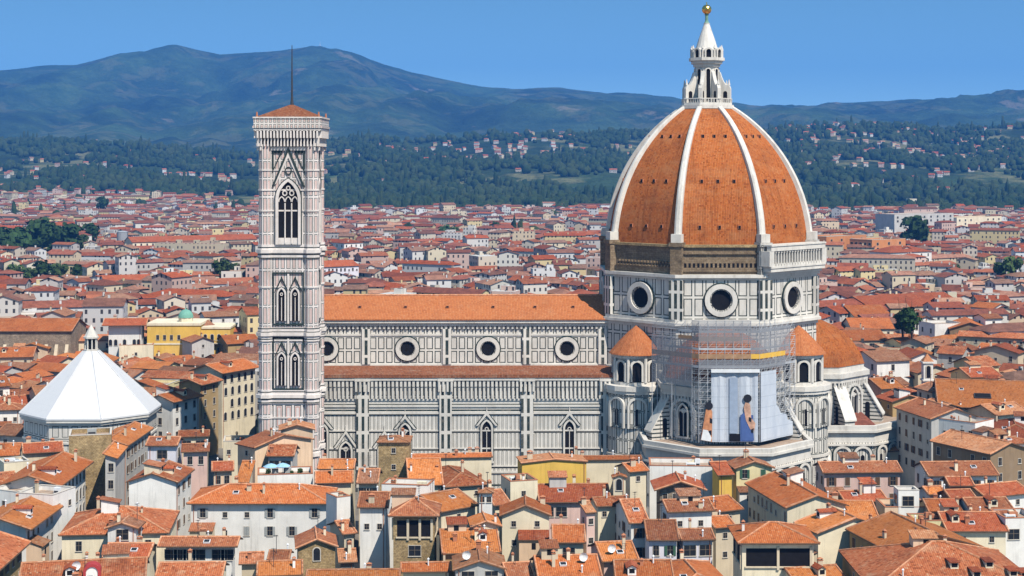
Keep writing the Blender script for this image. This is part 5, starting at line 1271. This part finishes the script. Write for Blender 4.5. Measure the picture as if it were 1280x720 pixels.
def mast():
    X = (400-640)*9200/F; z = ground_z(X, 9200); t = thing("radio_mast", "tiny radio mast on the summit of the far mountain", "mast", (X, 9200, z-3)); m = MB(); m.tube((0, 0, 0), (0, 0, 36), 2.2, 5, 0, .8); m.build("mast", PALE, t)
    m = MB(); m.tube((0, 0, 14), (0, 0, 17), 4, 6); m.build("dish_platform", PALE, t)
mast()
# villas on the slopes, each with walls, roof and windows
VG = "villas on the wooded slopes"
for x, y, Y, w, wall, kind, lab in (
    (597, 250, 2700, 9, 'white', 'flat', "white square villa tower in the dark woods behind the nave"),
    (276, 248, 2700, 26, 'yellow', 'hip', "yellow villa at the wood's edge left of the bell tower"),
    (180, 248, 2650, 24, 'white', 'hip', "white villa in a row of three left of the yellow villa, leftmost"),
    (209, 247, 2660, 22, 'cream', 'hip', "cream villa between two white villas left of the yellow villa"),
    (236, 245, 2700, 30, 'white', 'hip', "broad white villa next to the yellow villa"),
    (313, 260, 2450, 18, 'yellow', 'hip', "yellow house touching the bell tower's left edge below the hills"),
    (482, 233, 3000, 22, 'pink', 'hip', "pale pink villa in the woods right of the bell tower"),
    (527, 238, 2950, 20, 'cream', 'gx', "cream villa alone in the dark wood behind the nave"),
    (1060, 231, 2900, 40, 'white', 'hip', "white villa complex on the slope right of the dome"),
    (1080, 202, 3700, 34, 'white', 'gx', "long white house high on the slope right of the dome"),
    (1045, 200, 3750, 26, 'white', 'gx', "small white house left of the long white house on the right slope"),
    (1046, 167, 4250, 46, 'cream', 'hip', "cream manor on the crest of the near hill right of the dome"),
    (1208, 219, 3200, 22, 'cream', 'hip', "cream villa with red roof in trees at far right"),
    (1178, 236, 2800, 24, 'pale_yellow', 'gx', "pale yellow house at the foot of the right-hand woods"),
    (1132, 162, 4280, 22, 'white', 'gx', "white farmhouse on the near crest further right than the cream manor"),
    (705, 268, 2500, 26, 'white', 'flat', "white apartment building at the wood's foot left of the dome"),
    (746, 268, 2450, 20, 'pink', 'hip', "pink house touching the dome's left edge at the wood's foot"),
    (440, 252, 2550, 16, 'pale_yellow', 'flat', "pale yellow tall house right of the bell tower at the wood's edge"),
    (1140, 250, 2500, 16, 'cream', 'flat', "tall cream building before the right-hand woods")):
    X = (x-640)*Y/F; z = H+(HY-y)*Y/F; g0 = ground_z(X, Y); hgt = max(8, min(24, z-g0+3))
    if z-g0 < 2: g0 = z-6
    t, rf, hf = build_house(lab, Vector((X, Y, 0)), w, 12, 0, hgt, kind, .35, wall, 1, rows=2, wins='l', nwin=max(2, int(w/6)), near=False, chim=0, name="villa", cat="villa", group=VG)
    t.location.z = z-hgt+2 if z-hgt+2 < g0+3 else g0
# ------------------------------------------------------------------ trees
def leaf_ball(seed, r, h, n, leaf):
    rr = random.Random(seed); m = MB(); lobes = []
    for i in range(9):
        a, e = rr.uniform(0, 2*pi), rr.uniform(-.3, 1)
        lobes.append((Vector((math.cos(a)*r*.5*rr.uniform(.3, 1), math.sin(a)*r*.5*rr.uniform(.3, 1), h*.45+h*.33*e)), r*rr.uniform(.38, .62)))
    for i in range(n):
        c, q = rr.choice(lobes); d = Vector((rr.gauss(0, 1), rr.gauss(0, 1), rr.gauss(0, 1))).normalized(); p = c+d*q*rr.uniform(.55, 1.05)
        nn = (d+Vector((rr.gauss(0, .5), rr.gauss(0, .5), rr.gauss(0, .5)))).normalized(); u = nn.orthogonal().normalized(); v = nn.cross(u); s = leaf*rr.uniform(.6, 1.3)
        m.poly([p-u*s, p-v*s*.8, p+u*s+nn*s*.3, p+v*s*.8])
    return m
LEAF = []
for nm, a, b in (("foliage_dark", (.018, .042, .014), (.04, .075, .022)), ("foliage_mid", (.035, .065, .018), (.075, .11, .035)), ("foliage_olive", (.05, .075, .028), (.09, .115, .05))):
    g = G(nm, .9); f = g.noise(g.pos(), .35, 4, .7); LEAF.append(g.out(g.mix(1, g.mix(g.ramp(f, .35, .65), a, b), _grey(g, g.ramp(g.rnd(), 0, 1, .75, 1.25)), 'MULTIPLY')))
BARK = plain("bark", (.09, .065, .045), .95, .3)
CROWN = [leaf_ball(i+3, 4.4, 10, 520, .85).mesh("crown", LEAF[i % 3]) for i in range(4)]
def trunk_mesh():
    m = MB(); m.tube((0, 0, 0), (0, 0, 5), .4, 7, 0, .25)
    for i in range(5):
        a = i*1.26; m.tube((0, 0, 3+i*.3), (math.cos(a)*2, math.sin(a)*2, 6.2+i*.3), .17, 5, 0, .06)
    return m.mesh("trunk", BARK)
TRUNK = trunk_mesh()
def tree(lab, x, y, Y, s, k=None, group="trees rising between the town roofs", ztop=None):
    X = (x-640)*Y/F; z = H-(y-HY)*Y/F               # (x, y): where the middle of the crown shows
    t = thing("tree", lab, "tree", (X, Y, 0), random.uniform(0, 6), group); hh = max(z-5*s, 0)
    tr = link("trunk", TRUNK, t); tr.scale = (s, s, max(.5, (hh+3*s)/5)); cr = link("crown", CROWN[k if k is not None else random.randrange(4)], t, (0, 0, hh)); cr.scale = (s, s, s)
for a in ((1139, 402, 585, 1.15, 0, "dark green tree between the orange hall roofs right of the dome"), (1128, 404, 590, .8, 0, "small dark tree left of the larger one among the orange hall roofs"),
          (1083, 341, 1050, .9, 0, "dark tree by the cream house right of the dome's gallery"), (1165, 357, 900, 1.2, 0, "dark spreading tree in a courtyard at right, below the red roof"), (1180, 354, 910, 1.0, 1, "lighter tree right of the dark spreading courtyard tree"),
          (1142, 291, 1350, 3.1, 0, "large dark green tree beside the second orange brick block"), (1267, 335, 900, 1.5, 1, "leafy tree at the right edge behind the white gabled house"), (1250, 338, 910, 1.1, 1, "smaller tree left of the right-edge tree"),
          (1194, 338, 1000, .9, 1, "small tree in front of the far right red roofs"),
          (276, 338, 950, 1.5, 1, "bright green tree patch left of the bell tower"), (291, 340, 960, 1.2, 1, "rounded green tree close to the bell tower's left edge"), (262, 335, 990, 1.1, 2, "olive green tree left of the bright green tree patch"),
          (168, 334, 1000, 1.5, 0, "dark tree behind the row of white townhouses, right end"), (158, 338, 990, 1.1, 0, "smaller dark tree behind the white townhouses"),
          (10, 308, 1250, 3.2, 0, "dense dark tree at the left edge of the far park"), (30, 306, 1260, 3.0, 0, "dense dark tree second from the left in the far park"),
          (49, 297, 1280, 3.4, 0, "tallest dark tree in the far park on the left"), (63, 300, 1290, 2.8, 0, "dark tree just right of the tallest park tree"), (84, 299, 1270, 2.8, 0, "rounded dark tree in the park's right half"),
          (113, 292, 1350, 1.9, 0, "isolated dark tree right of the far park"), (100, 303, 1280, 1.5, 1, "small green tree at the right end of the far park"),
          (20, 343, 1000, 1.5, 1, "green tree in front row at the left edge, below the park"), (55, 341, 1000, 1.7, 0, "dark tree in the middle of the front tree row at left"), (75, 342, 1010, 1.5, 1, "mid green tree in the front tree row at left"), (100, 343, 1000, 1.4, 0, "dark tree at the right end of the front tree row at left"), (38, 345, 990, 1.2, 1, "low bushy tree in the front tree row at left"),
          (555, 295, 1500, 2.2, 0, "dark tree group top behind the nave roof, left one"), (565, 294, 1510, 1.8, 1, "lighter tree right beside the dark one behind the nave roof"),
          (618, 286, 1650, 1.6, 0, "single dark tree behind the white market shed"), (700, 322, 1150, 1.1, 0, "small dark tree left of the dome behind the nave"), (712, 320, 1160, 1.0, 1, "small green tree nearest the dome behind the nave"),
          (128, 255, 2150, 2.2, 0, "dark round tree at the far edge of town on the left"), (245, 300, 1330, 1.2, 1, "small tree before the long arched palace")):
    tree(a[5], a[0], a[1], a[2], a[3], a[4])
# potted plants on the terrace under the bell tower
for i, (dx, s, lab) in enumerate(((-3.2, .16, "tall potted bush at the left end of the roof terrace"), (1.8, .12, "small potted bush right of the parasols"), (3.6, .17, "large potted bush at the right end of the roof terrace"))):
    b = TERR[0].location; t = thing("potted_plant", lab, "potted plant", (b.x+dx, b.y-2.6, 16.07), 0, "potted plants on the roof terrace")
    m = MB(); m.lathe([(.25, 0), (.36, .5), (.36, .55), (.3, .55)], 10, 0, 0, 0, 0, True); m.build("pot", TERRA, t); cr = link("foliage", CROWN[1], t, (0, 0, .35)); cr.scale = (s, s, s)

# ------------------------------------------------------------------ the rest of the town
rt = random.Random(11)
REGN = lambda X, Y: 640+F*X/Y
cands = []
Y = 418.
while Y < 2900:
    big = Y > 900
    X = -.36*Y-30+rt.uniform(0, 8)
    while X < .36*Y+30:
        w = rt.uniform(8, 17) if not big else rt.uniform(9, 20)
        if rt.random() < (.06 if not big else .10): w = rt.uniform(28, 55)
        d = rt.uniform(9, 14); bx, by = round(X/90), round(Y/90)
        ang = .55*math.sin(bx*1.7+by*2.3)+rt.gauss(0, .08); q = rt.random()
        if q < .42 and w < 20: ang += pi/2*(1 if q < .21 else -1)
        z = rt.gauss(16, 3.2) if not big else rt.gauss(14.5, 3.8); z = max(8, min(27, z))
        cands.append((X+w/2, Y+rt.uniform(-3, 3), w, d, ang, z)); X += w+(rt.uniform(-.5, 1.5) if rt.random() < .8 else rt.uniform(4, 9))
    Y += rt.uniform(10.5, 14.5) if Y < 900 else rt.uniform(14, 20)
PARK = [(-125, 330, 1180, 1420), ]
taken = []
RED = [(.33, .095, .045), (.28, .08, .045), (.37, .125, .065), (.26, .09, .06), (.31, .105, .065), (.22, .10, .07), (.37, .18, .12), (.36, .085, .035), (.25, .14, .10), (.42, .22, .14)]
WAL = [(.78, .74, .66), (.76, .66, .48), (.78, .76, .72), (.74, .60, .42), (.70, .62, .50), (.80, .79, .77), (.76, .62, .34), (.64, .60, .56), (.72, .52, .44)]
for c in cands:
    xp = REGN(c[0], c[1]); yt = HY+F*(H-c[5])/c[1]
    if Y < 2300 and overlaps(c[0], c[1], c[2], c[3], c[4], 1.2): continue
    if 1200 < c[1] < 1330 and xp < 108: continue             # the park on the left
    if 970 < c[1] < 1025 and xp < 112: continue
    if c[1] > 2290+70*math.sin(c[0]/130)+90*noise.noise(Vector((c[0]/70, c[1]/90, 0)))+(560*max(0, min(1, (420-xp)/300))*(.55+noise.noise(Vector((c[0]/120, c[1]/100, 5))))): continue
    if 190 < xp < 332 and 412 < c[1] < 482: continue
    if xp < 300 and 470 < c[1] < 602: c = c[:5]+(min(c[5], 10.5),)
    taken.append(c)
def shown(c):
    xp = REGN(c[0], c[1]); yt = HY+F*(H-c[5]-2)/c[1]
    if xp < 6 or xp > 1274: return False
    if 330 < xp < 1075 and yt > 372 and c[1] > 400: return False
    if 318 < xp < 408 or 740 < xp < 1028: return False
    return yt < 560
have = sum(1 for o in COL.objects if o.parent is None and o.type == 'EMPTY' and o.name.split('.')[0] in ('house', 'villa', 'palace', 'tower_house', 'pavilion_house'))
taken.sort(key=lambda c: c[1]); solo = [c for c in taken if shown(c)][:max(0, 296-have)]; solo_set = set(solo)
WN = [('white', 'white'), ('cream', 'cream'), ('peach', 'peach'), ('tan', 'tan'), ('pale_yellow', 'pale yellow'), ('pink', 'pinkish'), ('grey', 'grey'), ('white', 'white'), ('cream', 'cream'), ('ochre', 'ochre')]
KN = {'gx': 'long-sided', 'gy': 'gable-fronted', 'hip': 'hip-roofed', 'flat': 'flat-topped'}
RN = ['orange', 'red', 'pale orange', 'brown', 'bright orange', 'dull brown', 'mottled', 'weathered']
LMK = [(0, 406, "the buttressed church"), (60, 500, "the baptistery's left edge"), (115, 430, "the baptistery lantern"), (155, 405, "the loggia palace"), (217, 405, "the yellow palace"), (300, 465, "the arched window palace"), (240, 490, "the brown walled house by the baptistery"),
       (1050, 440, "the east apse dome"), (1088, 405, "the stepped orange hall roofs"), (1159, 460, "the slender white bell turret"), (1212, 410, "the dark brown barn"), (1230, 490, "the pale church hall roof"), (1252, 385, "the bright white gabled house"), (1139, 402, "the tree by the orange halls"), (1100, 480, "the small hip roof by the apse"), (1265, 540, "the red hip roof at the edge"), (60, 390, "the white roofed warehouse"), (140, 350, "the white townhouse row"), (280, 340, "the green tree patch")]
specs = []
for c in solo:
    k = rt.random(); kind = 'gx' if k < .62 else 'gy' if k < .86 else 'hip' if k < .95 else 'flat'
    if kind == 'gy' and c[2] > 17: kind = 'gx'
    wl = rt.choice(WN); r = rt.choice([0, 0, 1, 1, 2, 3, 4, 5, 5, 6, 7])
    xp, yp = REGN(c[0], c[1]), HY+F*(H-c[5])/c[1]
    l = min(LMK, key=lambda q: (q[0]-xp)**2+(q[1]-yp)**2*2); dx, dy = xp-l[0], yp-l[1]
    rel = ("right of" if dx > 0 else "left of") if abs(dx) > 14 and abs(dx) > abs(dy)*.8 else ("above" if dy < 0 else "below")
    size = "long " if c[2] > 24 else "narrow " if c[2] < 10 else "tall " if c[5] > 19.5 else "low " if c[5] < 13.5 else ""
    specs.append([c, kind, wl, r, f"{size}{wl[1]} {KN[kind]} house with {RN[r]+' tiles' if kind != 'flat' else 'roof terrace'}", rel, l[2], math.hypot(dx, dy)])
ORD = ["nearest", "second nearest", "third nearest", "fourth nearest", "fifth nearest"]
from collections import defaultdict
grp = defaultdict(list)
for s in specs: grp[(s[4], s[5], s[6])].append(s)
for key, L in grp.items():
    L.sort(key=lambda s: s[7])
    for i, s in enumerate(L): s.append(f"{key[0]} {key[1]} {key[2]}" + ("" if len(L) == 1 else f", {ORD[min(i, 4)]}"))
for s in specs:
    if len(s[8].split()) > 15: s[8] = s[8].replace(" with orange tiles", ", orange roof").replace(" with red tiles", ", red roof").replace("by the baptistery", "").replace("  ", " ")
    for _q in ("house ", "terracotta ", "right ", "long-sided "):
        if len(s[8].split()) > 16 and _q != "right ": s[8] = s[8].replace(_q, "", 1)
    if len(s[8].split()) > 16: s[8] = s[8].replace("buttressed ", "").replace("slender ", "").replace("orange ", "", 1)
    c, kind, wl, r = s[:4]
    build_house(s[8], Vector((c[0], c[1], 0)), c[2], c[3], c[4], c[5], kind, rt.uniform(.28, .4), wl[0], r, oh=.6, rows=rt.choice([1, 2, 2]), wins=rt.choice('nnns'), chim=rt.choice([0, 1, 1, 2]), near=c[1] < 470, group="houses crowded behind and beside the cathedral", every=3.8)
def far_town():
    g = G("far_walls", .9); u, v = g.uv(); at = g.n("ShaderNodeAttribute", attribute_name="tint")
    fu = g.m('ABSOLUTE', g.m('SUBTRACT', g.m('FRACT', g.m('DIVIDE', u, 3.1)), .5)); fv = g.m('FRACT', g.m('DIVIDE', v, 3.5))
    iu, iv = g.m('FLOOR', g.m('DIVIDE', u, 3.1)), g.m('FLOOR', g.m('DIVIDE', v, 3.5))
    w = g.m('MULTIPLY', g.m('LESS_THAN', fu, .17), g.m('MULTIPLY', g.m('GREATER_THAN', fv, .28), g.m('LESS_THAN', fv, .80)))
    w = g.m('MULTIPLY', w, g.m('GREATER_THAN', g.white(iu, iv), .25))
    g.out(g.mix(w, at.outputs[0], (.05, .05, .055))); wm = g.mat
    g = G("far_roofs", .95); at = g.n("ShaderNodeAttribute", attribute_name="tint"); p = g.pos()
    f = g.m('MULTIPLY', g.ramp(g.noise(p, .35, 5, .7), .3, .7, .65, 1.25), g.ramp(g.noise(p, 1.6, 3, .7), .3, .7, .7, 1.25)); g.out(g.mix(1, at.outputs[0], _grey(g, f), 'MULTIPLY')); rm = g.mat
    m = MB(); tint = []
    def add(pts, mi, col): m.poly(pts, mi); tint.extend([(*col, 1)]*len(pts))
    for c in taken:
        if c in solo_set: continue
        X, Y, w, d, a, z = c; M = Matrix.Translation((X, Y, 0)) @ Matrix.Rotation(a, 4, 'Z'); x, y = w/2, d/2
        k = rt.random(); wc = rt.choice(WAL); j = rt.uniform(.75, 1.08); wc = tuple(q*j*.8 for q in wc); rc = rt.choice(RED); j = rt.uniform(.6, 1.0); rc = tuple(q*j for q in rc)
        T = lambda *q: M @ Vector(q)
        zb = 0 if Y < 2250 else -3; z += ground_z(X, Y) if Y > 2250 else 0
        P4 = [(-x, -y), (x, -y), (x, y), (-x, y)]; pr = rt.uniform(.26, .4)*y
        for i in range(4):
            (a0, b0), (a1, b1) = P4[i], P4[(i+1) % 4]; add([T(a0, b0, zb), T(a1, b1, zb), T(a1, b1, z), T(a0, b0, z)], 0, wc)
        if k < .09:
            fc = rt.choice([(.40, .38, .36), (.55, .53, .5), (.36, .24, .18)]); add([T(*q, z+.01) for q in P4], 1, fc)
            for s in range(rt.randint(1, 2)):
                ux, uy = rt.uniform(-x*.6, x*.6), rt.uniform(-y*.4, y*.4); Q = [(ux-2, uy-1.5), (ux+2, uy-1.5), (ux+2, uy+1.5), (ux-2, uy+1.5)]
                for i in range(4): add([T(*Q[i], z), T(*Q[(i+1) % 4], z), T(*Q[(i+1) % 4], z+2.4), T(*Q[i], z+2.4)], 0, wc)
                add([T(*q, z+2.4) for q in Q], 1, fc)
        else:
            o = .6; X2, Y2 = x+o, y+o; zl = z-.15
            if k < .3 and w > d:
                hx = x-y*.9; add([T(-X2, -Y2, zl), T(X2, -Y2, zl), T(hx, 0, z+pr), T(-hx, 0, z+pr)], 1, rc); add([T(X2, Y2, zl), T(-X2, Y2, zl), T(-hx, 0, z+pr), T(hx, 0, z+pr)], 1, rc)
                add([T(X2, -Y2, zl), T(X2, Y2, zl), T(hx, 0, z+pr)], 1, rc); add([T(-X2, Y2, zl), T(-X2, -Y2, zl), T(-hx, 0, z+pr)], 1, rc)
            else:
                add([T(-X2, -Y2, zl), T(X2, -Y2, zl), T(X2, 0, z+pr), T(-X2, 0, z+pr)], 1, rc); add([T(X2, Y2, zl), T(-X2, Y2, zl), T(-X2, 0, z+pr), T(X2, 0, z+pr)], 1, rc)
                add([T(x, -y, z), T(x, y, z), T(x, 0, z+pr-.1)], 0, wc); add([T(-x, y, z), T(-x, -y, z), T(-x, 0, z+pr-.1)], 0, wc)
            for s in range(rt.choice([0, 1, 1, 2]) if Y < 1500 else 0):
                ux, uy = rt.uniform(-x*.8, x*.8), rt.uniform(-y*.7, y*.3); zz = z+pr*(1-abs(uy)/y)-.3; e = .45
                Q = [(ux-e, uy-e), (ux+e, uy-e), (ux+e, uy+e), (ux-e, uy+e)]
                for i in range(4): add([T(*Q[i], zz), T(*Q[(i+1) % 4], zz), T(*Q[(i+1) % 4], zz+1.7), T(*Q[i], zz+1.7)], 0, wc)
                add([T(*q, zz+1.7) for q in Q], 1, rc)
    # hamlets scattered over the slopes
    for cx, cy, cY, n, sp in ((1150, 200, 3500, 50, 420), (1090, 180, 3900, 34, 300), (1230, 190, 3700, 40, 260), (1040, 200, 3600, 24, 300), (720, 200, 3500, 20, 300), (1000, 215, 3200, 10, 160), (740, 190, 3900, 20, 260), (640, 182, 3800, 26, 260), (540, 182, 3800, 16, 240), (460, 185, 3900, 12, 200),
                          (80, 215, 3300, 40, 420), (230, 220, 3200, 26, 300), (20, 235, 2700, 40, 220), (1180, 160, 4200, 20, 300), (130, 240, 2600, 40, 300), (330, 250, 2500, 14, 100), (620, 240, 2700, 8, 300)):
        for i in range(int(n*1.7)):
            Y = cY+rt.gauss(0, sp*.9); X = (cx-640)*cY/F+rt.gauss(0, sp*.6)
            if Y < 2350: continue
            z0 = ground_z(X, Y); w = rt.uniform(7, 15); d = 9; z = rt.uniform(4.5, 8); a = rt.gauss(0, .4); M = Matrix.Translation((X, Y, z0)) @ Matrix.Rotation(a, 4, 'Z'); x, y = w/2, d/2; wc = tuple(q*.72 for q in rt.choice(WAL)); rc = rt.choice(RED)
            T = lambda *q: M @ Vector(q); P4 = [(-x, -y), (x, -y), (x, y), (-x, y)]
            for i2 in range(4): (a0, b0), (a1, b1) = P4[i2], P4[(i2+1) % 4]; add([T(a0, b0, -6), T(a1, b1, -6), T(a1, b1, z), T(a0, b0, z)], 0, wc)
            add([T(-x-.6, -y-.6, z), T(x+.6, -y-.6, z), T(x+.6, 0, z+2.4), T(-x-.6, 0, z+2.4)], 1, rc); add([T(x+.6, y+.6, z), T(-x-.6, y+.6, z), T(-x-.6, 0, z+2.4), T(x+.6, 0, z+2.4)], 1, rc)
            add([T(x, -y, z), T(x, y, z), T(x, 0, z+2.3)], 0, wc); add([T(-x, y, z), T(-x, -y, z), T(-x, 0, z+2.3)], 0, wc)
    o = m.build("distant_houses", [wm, rm])
    ca = o.data.color_attributes.new("tint", 'FLOAT_COLOR', 'CORNER'); ca.data.foreach_set("color", [q for t in tint for q in t])
    tag(o, "red roofed town spreading to the foot of the hills", "houses", None, 'stuff')
far_town()
def woodland():
    import numpy as np
    bm_v, bm_f = [], []
    t = (1+5**.5)/2; base = [Vector(p).normalized() for p in ((-1, t, 0), (1, t, 0), (-1, -t, 0), (1, -t, 0), (0, -1, t), (0, 1, t), (0, -1, -t), (0, 1, -t), (t, 0, -1), (t, 0, 1), (-t, 0, -1), (-t, 0, 1))]
    fs = [(0, 11, 5), (0, 5, 1), (0, 1, 7), (0, 7, 10), (0, 10, 11), (1, 5, 9), (5, 11, 4), (11, 10, 2), (10, 7, 6), (7, 1, 8), (3, 9, 4), (3, 4, 2), (3, 2, 6), (3, 6, 8), (3, 8, 9), (4, 9, 5), (2, 4, 11), (6, 2, 10), (8, 6, 7), (9, 8, 1)]
    vs = list(base); cache = {}
    def mid(a, b):
        k = (min(a, b), max(a, b))
        if k not in cache: vs.append(((vs[a]+vs[b])/2).normalized()); cache[k] = len(vs)-1
        return cache[k]
    f2 = []
    for a, b, c in fs: x, y, z = mid(a, b), mid(b, c), mid(c, a); f2 += [(a, x, z), (b, y, x), (c, z, y), (x, y, z)]
    tpl = np.array([tuple(v) for v in vs]); tf = np.array(f2); rs = np.random.RandomState(4)
    V, Fc = [], []; n = 0; N = 0
    while N < 13500:
        xp = rs.uniform(-60, 1340); Y = 2290+2150*rs.rand()**1.25 if rs.rand() > .16 else rs.uniform(1500, 2300); X = (xp-640)*Y/F
        dn = noise.fractal(Vector((X/260, Y/330, 3.3)), .9, 2, 4)
        lim = -.05 if 330 < xp < 860 and Y < 3000 else .26
        if Y < 2288:
            if noise.noise(Vector((X/75, Y/90, 8.1))) < .52-.22*(Y-1500)/800 or overlaps(X, Y, 3, 3, 0, 0): continue
        if 2288 < Y and xp < 330 and Y < 2750 and rs.rand() < .8: continue
        if Y > 2288 and dn < lim-rs.rand()*.4: continue
        r = rs.uniform(3.6, 8.5); h = r*rs.uniform(.85, 1.5)
        if rs.rand() < .06: r *= .45; h = r*5
        z = ground_z(X, Y)
        v = tpl*(1+rs.uniform(-.28, .28, (len(tpl), 1)))*np.array([r, r, h])+np.array([X, Y, z+h*.75]); V.append(v); Fc.append(tf+n); n += len(tpl); N += 1
    V = np.concatenate(V); Fc = np.concatenate(Fc)
    me = bpy.data.meshes.new("woodland"); me.vertices.add(len(V)); me.vertices.foreach_set("co", V.ravel()); me.loops.add(len(Fc)*3); me.loops.foreach_set("vertex_index", Fc.ravel().astype('int32'))
    me.polygons.add(len(Fc)); me.polygons.foreach_set("loop_start", np.arange(0, len(Fc)*3, 3, dtype='int32')); me.polygons.foreach_set("loop_total", np.full(len(Fc), 3, dtype='int32')); me.update(calc_edges=True)
    g = G("woodland_leaves", 1); p = g.pos(); f = g.noise(p, .06, 3, .6); f3 = g.noise(p, .5, 3, .8)
    c = g.mix(g.ramp(f, .35, .65), (.016, .036, .013), (.045, .072, .022)); c = g.mix(g.ramp(g.noise(p, .011, 4, .6), .45, .62, 0, .8), c, (.065, .085, .03)); c = g.mix(g.ramp(f3, .35, .7, 0, .7), c, (.012, .024, .009)); g.bump(f3, 1, 1.5); g.out(c); me.materials.append(g.mat)
    o = link("woodland", me); tag(o, "dark woodland covering the lower hill slopes beyond the town", "woodland", None, 'stuff')
woodland()
